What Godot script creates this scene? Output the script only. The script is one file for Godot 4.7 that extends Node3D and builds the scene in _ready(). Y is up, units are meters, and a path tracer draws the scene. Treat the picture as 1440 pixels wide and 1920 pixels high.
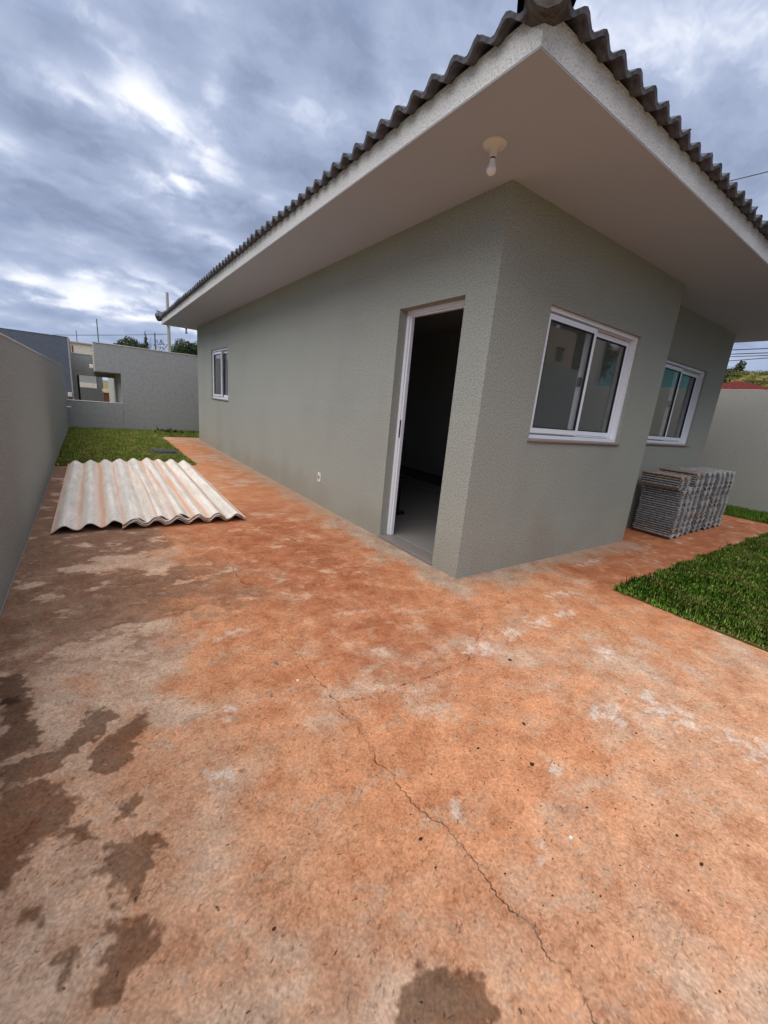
extends Node3D

var taken := {}
var rng := RandomNumberGenerator.new()
var M := {}
var n_big := FastNoiseLite.new()
var n_mid := FastNoiseLite.new()
var n_fin := FastNoiseLite.new()
var n_str := FastNoiseLite.new()

# ------------------------------------------------------------------ naming

func numbered(called: String) -> String:
	if not taken.has(called):
		taken[called] = 0
		return called
	taken[called] += 1
	return "%s_%03d" % [called, taken[called]]

func tag(o: Node, label: String, category := "", group := "") -> void:
	o.set_meta("label", label)
	if category != "":
		o.set_meta("category", category)
	if group != "":
		o.set_meta("group", group)

func thing(called: String, label: String, category: String, at := Vector3.ZERO, turn := 0.0, group := "") -> Node3D:
	var o := Node3D.new()
	o.name = numbered(called)
	add_child(o, true)
	o.position = at
	o.rotation.y = turn
	tag(o, label, category, group)
	return o

func put(called: String, shape, mat: Material, parent: Node = null) -> MeshInstance3D:
	var o := MeshInstance3D.new()
	o.mesh = shape.commit() if shape is SurfaceTool else shape
	o.material_override = mat
	if parent == null:
		o.name = numbered(called)
		add_child(o, true)
	else:
		o.name = called
		parent.add_child(o, true)
	return o

func struct(called: String, shape, mat: Material) -> MeshInstance3D:
	var o := put(called, shape, mat)
	o.set_meta("kind", "structure")
	return o

# ------------------------------------------------------------------ mesh helpers

func begin() -> SurfaceTool:
	var st := SurfaceTool.new()
	st.begin(Mesh.PRIMITIVE_TRIANGLES)
	return st

# corners counter-clockwise as seen from the front
func quad(st: SurfaceTool, a: Vector3, b: Vector3, c: Vector3, d: Vector3) -> void:
	var n := (b - a).cross(c - a)
	if n.length_squared() < 1e-14:
		n = (c - a).cross(d - a)
	n = n.normalized()
	for v in [a, c, b, a, d, c]:
		st.set_normal(n)
		st.add_vertex(v)

func tri(st: SurfaceTool, a: Vector3, b: Vector3, c: Vector3) -> void:
	var n := (b - a).cross(c - a).normalized()
	for v in [a, c, b]:
		st.set_normal(n)
		st.add_vertex(v)

func box(st: SurfaceTool, lo: Vector3, hi: Vector3) -> void:
	var p := []
	for i in 8:
		p.append(Vector3(hi.x if i & 1 else lo.x, hi.y if i & 2 else lo.y, hi.z if i & 4 else lo.z))
	quad(st, p[4], p[5], p[7], p[6])
	quad(st, p[1], p[0], p[2], p[3])
	quad(st, p[5], p[1], p[3], p[7])
	quad(st, p[0], p[4], p[6], p[2])
	quad(st, p[6], p[7], p[3], p[2])
	quad(st, p[0], p[1], p[5], p[4])

# a box whose long edges are chamfered by c
func bevel_box(st: SurfaceTool, lo: Vector3, hi: Vector3, c: float) -> void:
	var ring := func(y: float, s: float) -> Array:
		var a := lo + Vector3(s, 0, s)
		var b := hi - Vector3(s, 0, s)
		return [Vector3(a.x + c, y, b.z), Vector3(b.x - c, y, b.z), Vector3(b.x, y, b.z - c), Vector3(b.x, y, a.z + c), Vector3(b.x - c, y, a.z), Vector3(a.x + c, y, a.z), Vector3(a.x, y, a.z + c), Vector3(a.x, y, b.z - c)]
	var rings := [ring.call(lo.y, c * 0.7), ring.call(lo.y + c, 0.0), ring.call(hi.y - c, 0.0), ring.call(hi.y, c * 0.7)]
	for k in 3:
		for i in 8:
			var j := (i + 1) % 8
			quad(st, rings[k][i], rings[k][j], rings[k + 1][j], rings[k + 1][i])
	for i in range(1, 7):
		tri(st, rings[3][0], rings[3][i], rings[3][i + 1])
		tri(st, rings[0][0], rings[0][i + 1], rings[0][i])

func tube(st: SurfaceTool, a: Vector3, b: Vector3, r0: float, r1: float, n := 8, caps := true) -> void:
	var ax := (b - a).normalized()
	var u := ax.cross(Vector3.UP if absf(ax.y) < 0.9 else Vector3.RIGHT).normalized()
	var w := ax.cross(u)
	for i in n:
		var t0 := TAU * i / n
		var t1 := TAU * (i + 1) / n
		var d0 := u * cos(t0) + w * sin(t0)
		var d1 := u * cos(t1) + w * sin(t1)
		for v in [[a + d0 * r0, d0], [b + d1 * r1, d1], [a + d1 * r0, d1], [a + d0 * r0, d0], [b + d0 * r1, d0], [b + d1 * r1, d1]]:
			st.set_normal(v[1])
			st.add_vertex(v[0])
		if caps:
			tri(st, b, b + d0 * r1, b + d1 * r1)
			tri(st, a, a + d1 * r0, a + d0 * r0)

# turned profile round the y axis: points (radius, height) from the bottom up
func lathe(st: SurfaceTool, pts: Array, n := 20) -> void:
	for k in pts.size() - 1:
		var p: Vector2 = pts[k]
		var q: Vector2 = pts[k + 1]
		var slope := Vector2(q.y - p.y, p.x - q.x).normalized()
		for i in n:
			var t0 := TAU * i / n
			var t1 := TAU * (i + 1) / n
			var d0 := Vector3(cos(t0), 0, sin(t0))
			var d1 := Vector3(cos(t1), 0, sin(t1))
			var up := Vector3.UP
			for v in [[d0 * p.x + up * p.y, d0], [d1 * p.x + up * p.y, d1], [d1 * q.x + up * q.y, d1], [d0 * p.x + up * p.y, d0], [d1 * q.x + up * q.y, d1], [d0 * q.x + up * q.y, d0]]:
				st.set_normal((v[1] * slope.x + up * slope.y).normalized())
				st.add_vertex(v[0])

# wall in its own axes: front face at z 0 facing +z, width along x; holes [x0, y0, x1, y1]
func wall_mesh(width: float, y0: float, y1: float, thick: float, holes: Array) -> SurfaceTool:
	var st := begin()
	var xs := [0.0, width]
	var ys := [y0, y1]
	for h in holes:
		xs.append_array([h[0], h[2]])
		ys.append_array([h[1], h[3]])
	for k in int(width / 0.16):
		xs.append(k * 0.16)
	for k in 8:
		ys.append(k * 0.06)
	for k in 14:
		ys.append(0.5 + k * 0.16)
	xs.sort()
	ys.sort()
	for i in xs.size() - 1:
		for j in ys.size() - 1:
			var a := Vector2(xs[i], ys[j])
			var b := Vector2(xs[i + 1], ys[j + 1])
			if b.x - a.x < 1e-5 or b.y - a.y < 1e-5:
				continue
			var mid := (a + b) / 2
			var open := false
			for h in holes:
				if mid.x > h[0] and mid.x < h[2] and mid.y > h[1] and mid.y < h[3]:
					open = true
			if open:
				continue
			for v in [a, b, Vector2(b.x, a.y), a, Vector2(a.x, b.y), b]:
				st.set_normal(Vector3.BACK)
				st.set_color(weathering_and_bounce(v.x + width * 7.0, v.y))
				st.add_vertex(Vector3(v.x, v.y, 0))
			st.set_color(Color.WHITE)
			quad(st, Vector3(b.x, a.y, -thick), Vector3(a.x, a.y, -thick), Vector3(a.x, b.y, -thick), Vector3(b.x, b.y, -thick))
	var t := -thick
	for h in holes:
		quad(st, Vector3(h[0], h[1], t), Vector3(h[0], h[1], 0), Vector3(h[0], h[3], 0), Vector3(h[0], h[3], t))
		quad(st, Vector3(h[2], h[1], 0), Vector3(h[2], h[1], t), Vector3(h[2], h[3], t), Vector3(h[2], h[3], 0))
		quad(st, Vector3(h[0], h[3], 0), Vector3(h[2], h[3], 0), Vector3(h[2], h[3], t), Vector3(h[0], h[3], t))
		quad(st, Vector3(h[0], h[1], t), Vector3(h[2], h[1], t), Vector3(h[2], h[1], 0), Vector3(h[0], h[1], 0))
	quad(st, Vector3(0, y0, t), Vector3(0, y0, 0), Vector3(0, y1, 0), Vector3(0, y1, t))
	quad(st, Vector3(width, y0, 0), Vector3(width, y0, t), Vector3(width, y1, t), Vector3(width, y1, 0))
	quad(st, Vector3(0, y1, 0), Vector3(width, y1, 0), Vector3(width, y1, t), Vector3(0, y1, t))
	return st

# warm ground bounce painted at the foot, some earth, uneven coats of paint
func weathering_and_bounce(x: float, y: float) -> Color:
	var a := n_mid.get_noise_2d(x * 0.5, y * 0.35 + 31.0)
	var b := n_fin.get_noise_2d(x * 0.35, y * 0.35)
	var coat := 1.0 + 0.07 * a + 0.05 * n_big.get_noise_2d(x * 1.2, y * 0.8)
	var mud_shading := smoothstep(0.40, -0.05, y + 0.30 * a + 0.22 * b) * 0.32
	return (Color.WHITE * coat).lerp(Color(0.92, 0.70, 0.54) * coat, clampf(mud_shading, 0.0, 1.0))

# ------------------------------------------------------------------ materials

func noise_tex(freq: float, octaves: int, ramp: Array, sd: int, size := 1024, kind := FastNoiseLite.TYPE_SIMPLEX_SMOOTH) -> NoiseTexture2D:
	var f := FastNoiseLite.new()
	f.noise_type = kind
	f.seed = sd
	f.frequency = freq
	f.fractal_octaves = octaves
	if kind == FastNoiseLite.TYPE_CELLULAR:
		f.cellular_return_type = FastNoiseLite.RETURN_DISTANCE
	var t := NoiseTexture2D.new()
	t.width = size
	t.height = size
	t.seamless = true
	t.noise = f
	if ramp.size():
		var g := Gradient.new()
		g.offsets = PackedFloat32Array(ramp.map(func(e): return e[0]))
		g.colors = PackedColorArray(ramp.map(func(e): return e[1]))
		t.color_ramp = g
	return t

func plain(c: Color, rough := 0.8, metal := 0.0) -> StandardMaterial3D:
	var m := StandardMaterial3D.new()
	m.albedo_color = c
	m.roughness = rough
	m.metallic = metal
	return m

func grey(v: float) -> Color:
	return Color(v, v, v)

# rough render on walls: one texture metre is `metre` world metres
func stucco(c: Color, height_tex: Texture2D, tone_tex: Texture2D, relief: float, metre := 1.0) -> StandardMaterial3D:
	var m := plain(c, 0.92)
	m.metallic_specular = 0.3
	m.albedo_texture = tone_tex
	m.uv1_triplanar = true
	m.uv1_world_triplanar = true
	m.uv1_scale = Vector3.ONE / metre
	m.heightmap_enabled = true
	m.heightmap_texture = height_tex
	m.heightmap_scale = relief
	return m

func make_materials() -> void:
	var grain := noise_tex(0.075, 3, [[0.0, grey(0.0)], [0.42, grey(0.35)], [0.62, grey(0.85)], [1.0, grey(1.0)]], 11)
	var tone := noise_tex(0.05, 4, [[0.0, grey(0.74)], [0.3, grey(0.86)], [0.5, grey(0.94)], [1.0, grey(1.0)]], 12)
	var soft := noise_tex(0.012, 5, [[0.0, grey(0.90)], [0.5, grey(0.96)], [1.0, grey(1.0)]], 13)
	M.wall = stucco(Color(0.668, 0.682, 0.652), grain, tone, 0.34, 0.85)
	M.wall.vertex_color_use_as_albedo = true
	M.boundary = stucco(Color(0.70, 0.705, 0.68), grain, tone, 0.5, 1.0)
	M.neighbour = stucco(Color(0.65, 0.655, 0.65), grain, soft, 0.2, 1.3)
	M.blue_wall = stucco(Color(0.39, 0.42, 0.475), grain, soft, 0.1, 1.5)
	M.fascia = stucco(Color(0.88, 0.88, 0.885), grain, tone, 0.25, 0.8)
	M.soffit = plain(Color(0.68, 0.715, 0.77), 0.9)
	M.pale = stucco(Color(0.86, 0.83, 0.78), grain, soft, 0.05, 1.5)
	M.tan = stucco(Color(0.76, 0.66, 0.56), grain, soft, 0.05, 1.5)
	M.teal = plain(Color(0.34, 0.57, 0.59), 0.8)
	M.joint = stucco(Color(0.56, 0.52, 0.48), grain, soft, 0.1, 0.5)
	M.dark_wall = stucco(Color(0.40, 0.41, 0.41), grain, soft, 0.1, 1.5)
	M.inner = plain(Color(0.70, 0.70, 0.69), 0.9)
	M.white_metal = plain(Color(0.90, 0.915, 0.95), 0.32)
	M.white_metal.metallic_specular = 0.5
	M.plastic = plain(Color(0.86, 0.84, 0.83), 0.4)
	M.bulb = plain(Color(0.92, 0.92, 0.94), 0.15)
	M.black = plain(Color(0.05, 0.05, 0.055), 0.5)
	M.rubber = plain(Color(0.09, 0.09, 0.09), 0.7)
	M.glass = plain(Color(0.45, 0.5, 0.5, 0.14), 0.02)
	M.glass.transparency = BaseMaterial3D.TRANSPARENCY_ALPHA
	M.glass.metallic_specular = 0.75
	var speck := noise_tex(0.13, 2, [[0.0, grey(0.30)], [0.40, grey(0.45)], [0.5, grey(0.72)], [0.62, grey(0.72)], [1.0, grey(0.9)]], 21, 512)
	M.granite = stucco(Color(0.80, 0.76, 0.74), speck, speck, 0.0, 0.25)
	M.granite.roughness = 0.45
	M.granite.heightmap_enabled = false
	M.pink_granite = M.granite.duplicate()
	M.pink_granite.albedo_color = Color(0.92, 0.83, 0.80)
	var tile_tone := noise_tex(0.02, 5, [[0.0, grey(0.55)], [0.4, grey(0.78)], [0.6, grey(0.9)], [1.0, grey(1.0)]], 31, 512)
	var tile_pits := noise_tex(0.12, 3, [], 32, 512)
	M.roof_tile = stucco(Color(0.42, 0.43, 0.465), tile_pits, tile_tone, 0.12, 0.45)
	M.stack_tile = []
	for c in [Color(0.68, 0.69, 0.70), Color(0.63, 0.64, 0.66), Color(0.71, 0.71, 0.71), Color(0.66, 0.60, 0.55)]:
		M.stack_tile.append(stucco(c, tile_pits, tile_tone, 0.1, 0.37))
	M.mortar = stucco(Color(0.40, 0.39, 0.38), tile_pits, tile_tone, 0.2, 0.4)
	M.pole = stucco(Color(0.66, 0.65, 0.63), tile_pits, soft, 0.05, 2.0)
	M.bark = plain(Color(0.30, 0.24, 0.19), 0.95)
	M.maroon = stucco(Color(0.42, 0.17, 0.15), tile_pits, tile_tone, 0.3, 1.2)
	M.gate = stucco(Color(0.48, 0.27, 0.20), tile_pits, soft, 0.05, 1.0)
	M.floor_tile = plain(Color(0.53, 0.52, 0.51), 0.4)
	M.wire = plain(Color(0.10, 0.10, 0.12), 0.6)
	M.lid = stucco(Color(0.34, 0.35, 0.35), tile_pits, tile_tone, 0.1, 0.5)
	M.chip = stucco(Color(0.62, 0.60, 0.58), tile_pits, tile_tone, 0.1, 0.1)
	M.white_chip = plain(Color(0.88, 0.87, 0.85), 0.8)
	M.dark_chip = plain(Color(0.22, 0.13, 0.11), 0.9)
	var g := plain(Color.WHITE, 0.75)
	g.vertex_color_use_as_albedo = true
	g.metallic_specular = 0.25
	g.backlight_enabled = true
	g.backlight = Color(0.30, 0.36, 0.12)
	M.grass = g
	var lf := plain(Color.WHITE, 0.8)
	lf.vertex_color_use_as_albedo = true
	lf.metallic_specular = 0.2
	M.leaf = lf
	M.soil = stucco(Color(0.40, 0.38, 0.19), tile_pits, tile_tone, 0.6, 0.6)
	var far_soil := noise_tex(0.01, 5, [[0.0, Color(0.33, 0.32, 0.16)], [0.45, Color(0.42, 0.42, 0.20)], [0.6, Color(0.50, 0.45, 0.27)], [1.0, Color(0.56, 0.44, 0.32)]], 41, 512)
	M.hill = stucco(Color.WHITE, tile_pits, far_soil, 0.0, 30.0)
	M.hill.heightmap_enabled = false

# ------------------------------------------------------------------ sky

func sky_image() -> ImageTexture:
	var w := 3072
	var h := 1536
	# azimuth, elevation, radius across, radius up, strength (minus thins the cloud), tilt in degrees
	var spots := [
		[8.5, 23.5, 8.0, 5.5, -0.10, -20], [6.5, 26.2, 2.6, 1.7, -0.40, -25], [13.8, 29.0, 1.3, 2.2, -0.34, -10], [1.2, 24.6, 2.6, 0.8, -0.30, -30], [9.5, 24.6, 3.0, 1.4, -0.30, -35],
		[12.5, 25.5, 1.6, 2.0, -0.20, 0], [9.4, 20.9, 2.4, 1.0, -0.36, -10], [13.2, 16.7, 2.4, 0.7, -0.42, -6], [-4.9, 19.1, 1.3, 1.5, -0.45, 0],
		[-2.0, 8.5, 5.0, 1.2, -0.30, -8], [4.5, 8.6, 3.5, 0.8, -0.28, -8], [1.0, 6.4, 4.0, 0.6, -0.16, -8], [10.0, 7.0, 3.0, 0.7, -0.25, -8], [-4.0, 11.2, 3.0, 0.8, -0.18, -8], [8.0, 11.0, 4.0, 0.7, -0.26, -14], [0.4, 11.6, 1.6, 0.6, -0.2, -10],
		[32.0, 34.6, 1.2, 2.2, -0.30, -10], [33.0, 31.0, 1.4, 1.6, -0.22, 0], [57.0, 33.6, 5.0, 1.8, -0.22, -12], [52.0, 36.0, 6.0, 2.0, -0.10, 0], [12.0, 33.0, 3.0, 1.2, -0.22, -10], [24.0, 32.0, 1.0, 2.0, -0.16, -30], [3.0, 30.5, 3.5, 1.2, -0.16, -20],
		[-2.6, 22.0, 2.6, 3.0, 0.26, 20], [-3.4, 15.6, 3.6, 2.6, 0.16, 0], [4.0, 16.8, 5.0, 2.0, 0.34, -20], [10.5, 18.6, 5.0, 1.1, 0.28, -14], [17.5, 18.0, 3.0, 1.4, 0.26, -14], [4.2, 27.8, 1.8, 1.3, 0.22, -30],
		[20.0, 27.0, 4.0, 4.0, 0.16, 0], [24.0, 33.0, 4.0, 2.0, 0.18, 0], [0.0, 28.6, 3.0, 1.4, 0.20, 0], [65.0, 27.5, 8.0, 2.0, 0.05, 0], [-3.0, 6.4, 3.0, 0.8, 0.16, 0], [6.0, 13.6, 5.0, 1.0, 0.16, -12]]
	var lw := 512
	var lh := 128
	var low := PackedFloat32Array()
	low.resize(lw * lh)
	for s in spots:
		var tilt := deg_to_rad(s[5])
		for y in lh:
			var el := 45.0 * (1.0 - (y + 0.5) / lh)
			if absf(el - s[1]) > 3.2 * maxf(s[2], s[3]):
				continue
			for x in lw:
				var az := 180.0 * ((x + 0.5) / lw) - 60.0
				var dx: float = (az - s[0]) * cos(deg_to_rad(s[1]))
				if absf(dx) > 3.2 * maxf(s[2], s[3]):
					continue
				var dy: float = el - s[1]
				var u := (dx * cos(tilt) + dy * sin(tilt)) / float(s[2])
				var v := (dy * cos(tilt) - dx * sin(tilt)) / float(s[3])
				low[y * lw + x] += s[4] * exp(-(u * u + v * v) * 0.8)
	var fw := FastNoiseLite.new()
	fw.seed = 5
	fw.frequency = 0.8
	fw.fractal_octaves = 4
	var fd := FastNoiseLite.new()
	fd.seed = 8
	fd.frequency = 2.6
	fd.fractal_octaves = 7
	fd.fractal_gain = 0.6
	fd.domain_warp_enabled = true
	fd.domain_warp_amplitude = 0.14
	fd.domain_warp_frequency = 1.6
	fd.domain_warp_fractal_octaves = 3
	var fr := FastNoiseLite.new()
	fr.seed = 21
	fr.frequency = 2.1
	fr.fractal_type = FastNoiseLite.FRACTAL_RIDGED
	fr.fractal_octaves = 5
	fr.domain_warp_enabled = true
	fr.domain_warp_amplitude = 0.25
	fr.domain_warp_frequency = 1.2
	var ramp := Gradient.new()
	ramp.offsets = PackedFloat32Array([0.0, 0.16, 0.32, 0.5, 0.68, 0.86, 1.0])
	ramp.colors = PackedColorArray([Color(0.80, 0.82, 0.86), Color(0.66, 0.69, 0.77), Color(0.47, 0.52, 0.65), Color(0.335, 0.39, 0.53), Color(0.285, 0.34, 0.475), Color(0.235, 0.285, 0.41), Color(0.20, 0.245, 0.36)])
	var im := Image.create_empty(w, h, false, Image.FORMAT_RGBF)
	var blue := Color(0.21, 0.35, 0.60)
	for y in h:
		var el := PI / 2 - PI * (y + 0.5) / h
		if el < -0.02:
			continue
		var k := 1.0 / (sin(maxf(el, 0.0)) + 0.26)
		var c := cos(el) * k
		var eld := rad_to_deg(el)
		var hz := exp(-maxf(eld, 0.0) / 5.0)
		var ly := (45.0 - eld) / 45.0 * lh - 0.5
		for x in w:
			var az := TAU * (x + 0.5) / w
			if az > PI:
				az -= TAU
			var px := sin(az) * c
			var pz := cos(az) * c
			var wx := fw.get_noise_2d(px, pz)
			var d := fd.get_noise_2d(px * 0.8 + pz * 0.45, pz * 1.15 - px * 0.25)
			var s := 0.0
			var azd := rad_to_deg(az)
			if ly > 0.0 and ly < lh - 1.001 and azd > -59.0 and azd < 119.0:
				var lx := (azd + wx * 2.6 + 60.0) / 180.0 * lw - 0.5
				var lyy := clampf(ly + d * 5.5, 0.0, lh - 1.01)
				var ix := clampi(int(lx), 0, lw - 2)
				var iy := int(lyy)
				var tx := clampf(lx - ix, 0.0, 1.0)
				var ty := lyy - iy
				s = lerpf(lerpf(low[iy * lw + ix], low[iy * lw + ix + 1], tx), lerpf(low[(iy + 1) * lw + ix], low[(iy + 1) * lw + ix + 1], tx), ty)
			var dens := 0.62 + 0.60 * d + 0.18 * fr.get_noise_2d(px * 0.9 + pz * 0.3, pz - px * 0.3) + 0.20 * wx + s * 1.0 - 0.14 * hz
			var col := ramp.sample(clampf(dens * 0.92, 0.0, 1.0))
			var gap := smoothstep(0.42, 0.55, wx + 0.25 * d) * 0.35 * smoothstep(2.0, 12.0, eld) + 0.7 * hz * smoothstep(-0.15, 0.3, d)
			col = col.lerp(blue, clampf(gap, 0.0, 0.8) * 0.55)
			col = col.lerp(Color(0.60, 0.66, 0.78), 0.30 * exp(-maxf(eld, 0.0) / 3.0))
			im.set_pixel(x, y, col)
	im.fill_rect(Rect2i(0, h / 2 + 7, w, h / 2 - 7), Color(0.20, 0.17, 0.14))
	return ImageTexture.create_from_image(im)

# ------------------------------------------------------------------ ground texture

const PALE := Color(0.725, 0.615, 0.53)
const ORANGE := Color(0.745, 0.53, 0.39)
const DEEP := Color(0.685, 0.445, 0.31)
const RED := Color(0.54, 0.325, 0.23)
const BROWN := Color(0.455, 0.37, 0.31)
const DUST := Color(0.70, 0.64, 0.58)
const WHITE := Color(0.80, 0.765, 0.74)

func hump(x: float, z: float, cx: float, cz: float, rx: float, rz: float) -> float:
	var u := (x - cx) / rx
	var v := (z - cz) / rz
	return exp(-(u * u + v * v))

# base colour of the paving at a place: dust, red earth, cement stains, painted shade
func ground_color(x: float, z: float) -> Color:
	var a := n_big.get_noise_2d(x, z)
	var b := n_mid.get_noise_2d(x, z)
	var c := n_fin.get_noise_2d(x, z)
	var d := n_str.get_noise_2d(x * 0.8 + z * 0.35, z * 2.2 - x * 0.6)
	var left := smoothstep(-1.55, -2.15, x + 0.30 * a + 0.12 * b)
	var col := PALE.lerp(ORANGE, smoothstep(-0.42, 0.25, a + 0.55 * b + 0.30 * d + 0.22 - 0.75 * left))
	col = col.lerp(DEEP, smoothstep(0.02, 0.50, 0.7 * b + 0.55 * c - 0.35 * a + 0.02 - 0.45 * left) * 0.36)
	# earth trodden along the house; before the recess with house shadow painted in
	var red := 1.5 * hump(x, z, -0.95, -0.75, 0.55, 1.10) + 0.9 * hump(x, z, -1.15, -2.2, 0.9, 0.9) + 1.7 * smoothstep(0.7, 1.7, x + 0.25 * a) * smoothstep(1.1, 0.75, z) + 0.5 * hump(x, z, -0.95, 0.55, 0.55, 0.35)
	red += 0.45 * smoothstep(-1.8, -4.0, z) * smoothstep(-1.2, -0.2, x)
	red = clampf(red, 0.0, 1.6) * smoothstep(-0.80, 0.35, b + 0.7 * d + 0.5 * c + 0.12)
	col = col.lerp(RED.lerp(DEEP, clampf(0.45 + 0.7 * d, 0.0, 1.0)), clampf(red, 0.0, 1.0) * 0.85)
	# brown film of mud by the boundary wall, with its soft shade painted in
	var mud_shading := smoothstep(-1.25, -1.75, x + 0.35 * a + 0.20 * b - 0.12 * z) * smoothstep(0.25, -0.35, z + 0.5 * a + 0.45 * b)
	mud_shading = maxf(mud_shading, smoothstep(-2.45, -2.65, x + 0.1 * b) * 0.8)
	mud_shading *= smoothstep(-0.30, 0.02, 0.9 * b + 0.55 * d + 0.2 * c + 0.24 - 0.75 * hump(x, z, -2.05, -1.25, 0.30, 0.26) - 0.6 * hump(x, z, -1.75, -1.25, 0.28, 0.2) - 0.45 * hump(x, z, -2.1, -0.2, 0.5, 0.2))
	col = col.lerp(BROWN.lerp(RED, 0.22 + 0.3 * c), clampf(mud_shading, 0.0, 1.0) * 0.82)
	col = col.lerp(PALE, 0.5 * smoothstep(-1.5, -2.2, x + 0.3 * b) * smoothstep(0.2, 0.9, z) + 0.35 * smoothstep(1.35, 1.75, z + 0.3 * d + 0.2 * b))
	col = col.lerp(PALE, 0.55 * hump(x, z, -0.25, 1.35, 0.55, 0.45) * smoothstep(-0.4, 0.3, b + d))
	# dry streaks left by the broom
	col = col.lerp(DUST, smoothstep(0.22, 0.55, d + 0.5 * c) * 0.32)
	# cement splashes
	var wht := 0.0
	for p in [[0.03, 0.74, 0.13, 0.09], [-0.24, 0.75, 0.12, 0.08], [-0.54, 0.76, 0.13, 0.09], [0.32, 0.75, 0.10, 0.07], [-1.87, 0.60, 0.045, 0.075], [-1.23, 1.60, 0.05, 0.05], [-0.40, 1.44, 0.10, 0.08], [-0.90, 1.46, 0.05, 0.05], [-0.13, 1.55, 0.12, 0.16], [-1.35, 1.40, 0.03, 0.03], [0.10, 1.15, 0.10, 0.05], [-1.97, 0.90, 0.05, 0.05], [-1.70, 0.05, 0.12, 0.05], [1.6, 0.25, 0.25, 0.06], [0.6, 0.55, 0.2, 0.06], [-0.05, 1.95, 0.15, 0.2]]:
		wht = maxf(wht, hump(x + 0.05 * c, z + 0.05 * b, p[0], p[1], p[2], p[3]))
	col = col.lerp(WHITE, smoothstep(0.35, 1.2, wht + 1.1 * c + 0.3 * b) * 0.62 * smoothstep(0.05, 0.4, wht))
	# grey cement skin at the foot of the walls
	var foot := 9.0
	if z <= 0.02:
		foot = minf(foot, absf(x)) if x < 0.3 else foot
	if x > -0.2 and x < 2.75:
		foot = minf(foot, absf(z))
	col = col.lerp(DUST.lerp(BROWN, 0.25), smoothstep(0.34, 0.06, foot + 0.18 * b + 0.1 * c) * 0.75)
	return col

const WET := [
	[-2.326, 1.171, -2.292, 1.187, -2.236, 1.224, -2.208, 1.26, -2.215, 1.285, -2.25, 1.308, -2.281, 1.325, -2.306, 1.343, -2.34, 1.333, -2.349, 1.295, -2.333, 1.277, -2.313, 1.247, -2.301, 1.22, -2.332, 1.195],
	[-2.322, 1.003, -2.277, 0.966, -2.231, 0.996, -2.179, 0.994, -2.177, 1.031, -2.21, 1.086, -2.227, 1.136, -2.265, 1.165, -2.294, 1.137, -2.299, 1.078, -2.323, 1.026],
	[-2.352, 0.653, -2.336, 0.546, -2.271, 0.526, -2.227, 0.49, -2.168, 0.441, -2.17, 0.552, -2.208, 0.59, -2.223, 0.676, -2.28, 0.729, -2.33, 0.689],
	[-2.428, 0.508, -2.376, 0.438, -2.343, 0.345, -2.282, 0.368, -2.259, 0.441, -2.311, 0.503, -2.375, 0.538, -2.431, 0.607, -2.499, 0.615, -2.575, 0.614, -2.587, 0.518, -2.507, 0.515],
	[-1.838, 1.688, -1.802, 1.66, -1.774, 1.648, -1.717, 1.642, -1.682, 1.654, -1.641, 1.693, -1.616, 1.737, -1.62, 1.775, -1.662, 1.83, -1.76, 1.84, -1.83, 1.76],
	[-2.433, 0.853, -2.396, 0.847, -2.333, 0.903, -2.34, 0.943, -2.394, 0.927],
	[-2.575, 0.614, -2.471, 0.631, -2.372, 0.774, -2.397, 0.838, -2.479, 0.86, -2.504, 0.939, -2.53, 0.979, -2.62, 0.9],
	[-2.608, 0.352, -2.559, 0.26, -2.489, 0.36, -2.496, 0.469, -2.565, 0.482, -2.64, 0.492],
	[-2.628, 0.19, -2.657, -0.042, -2.586, -0.025, -2.55, 0.092, -2.582, 0.182],
	[-2.637, 0.118, -2.538, 0.136, -2.529, 0.244, -2.584, 0.308, -2.613, 0.306],
	[-2.41, 1.197, -2.392, 1.187, -2.376, 1.224, -2.385, 1.255, -2.403, 1.253],
	[-2.491, 1.067, -2.464, 1.046, -2.426, 1.082, -2.45, 1.098],
	[-2.279, 0.859, -2.249, 0.836, -2.21, 0.848, -2.222, 0.893, -2.274, 0.91]]

const CRACKS := [
	[-1.46, -2.0, -1.467, -1.48, -1.471, -0.956, -1.477, -0.59, -1.493, -0.251, -1.493, 0.034, -1.483, 0.307, -1.476, 0.44, -1.469, 0.605, -1.469, 0.786, -1.477, 0.87, -1.487, 1.052, -1.481, 1.151, -1.475, 1.224, -1.469, 1.291, -1.468, 1.346, -1.437, 1.415, -1.434, 1.502, -1.433, 1.58, -1.431, 1.665, -1.424, 1.744, -1.434, 1.819, -1.444, 1.886, -1.451, 2.1],
	[-2.717, -0.9, -2.623, -0.919, -2.497, -0.903, -2.31, -0.862, -2.082, -0.806, -1.859, -0.83, -1.645, -0.862, -1.48, -0.83],
	[-1.469, 0.786, -1.333, 0.809, -1.19, 0.817, -1.003, 0.828, -0.693, 0.816, -0.389, 0.637, -0.248, 0.485],
	[0.262, 0.214, 0.09, 0.432, -0.018, 0.672, 0.008, 0.795]]

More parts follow.
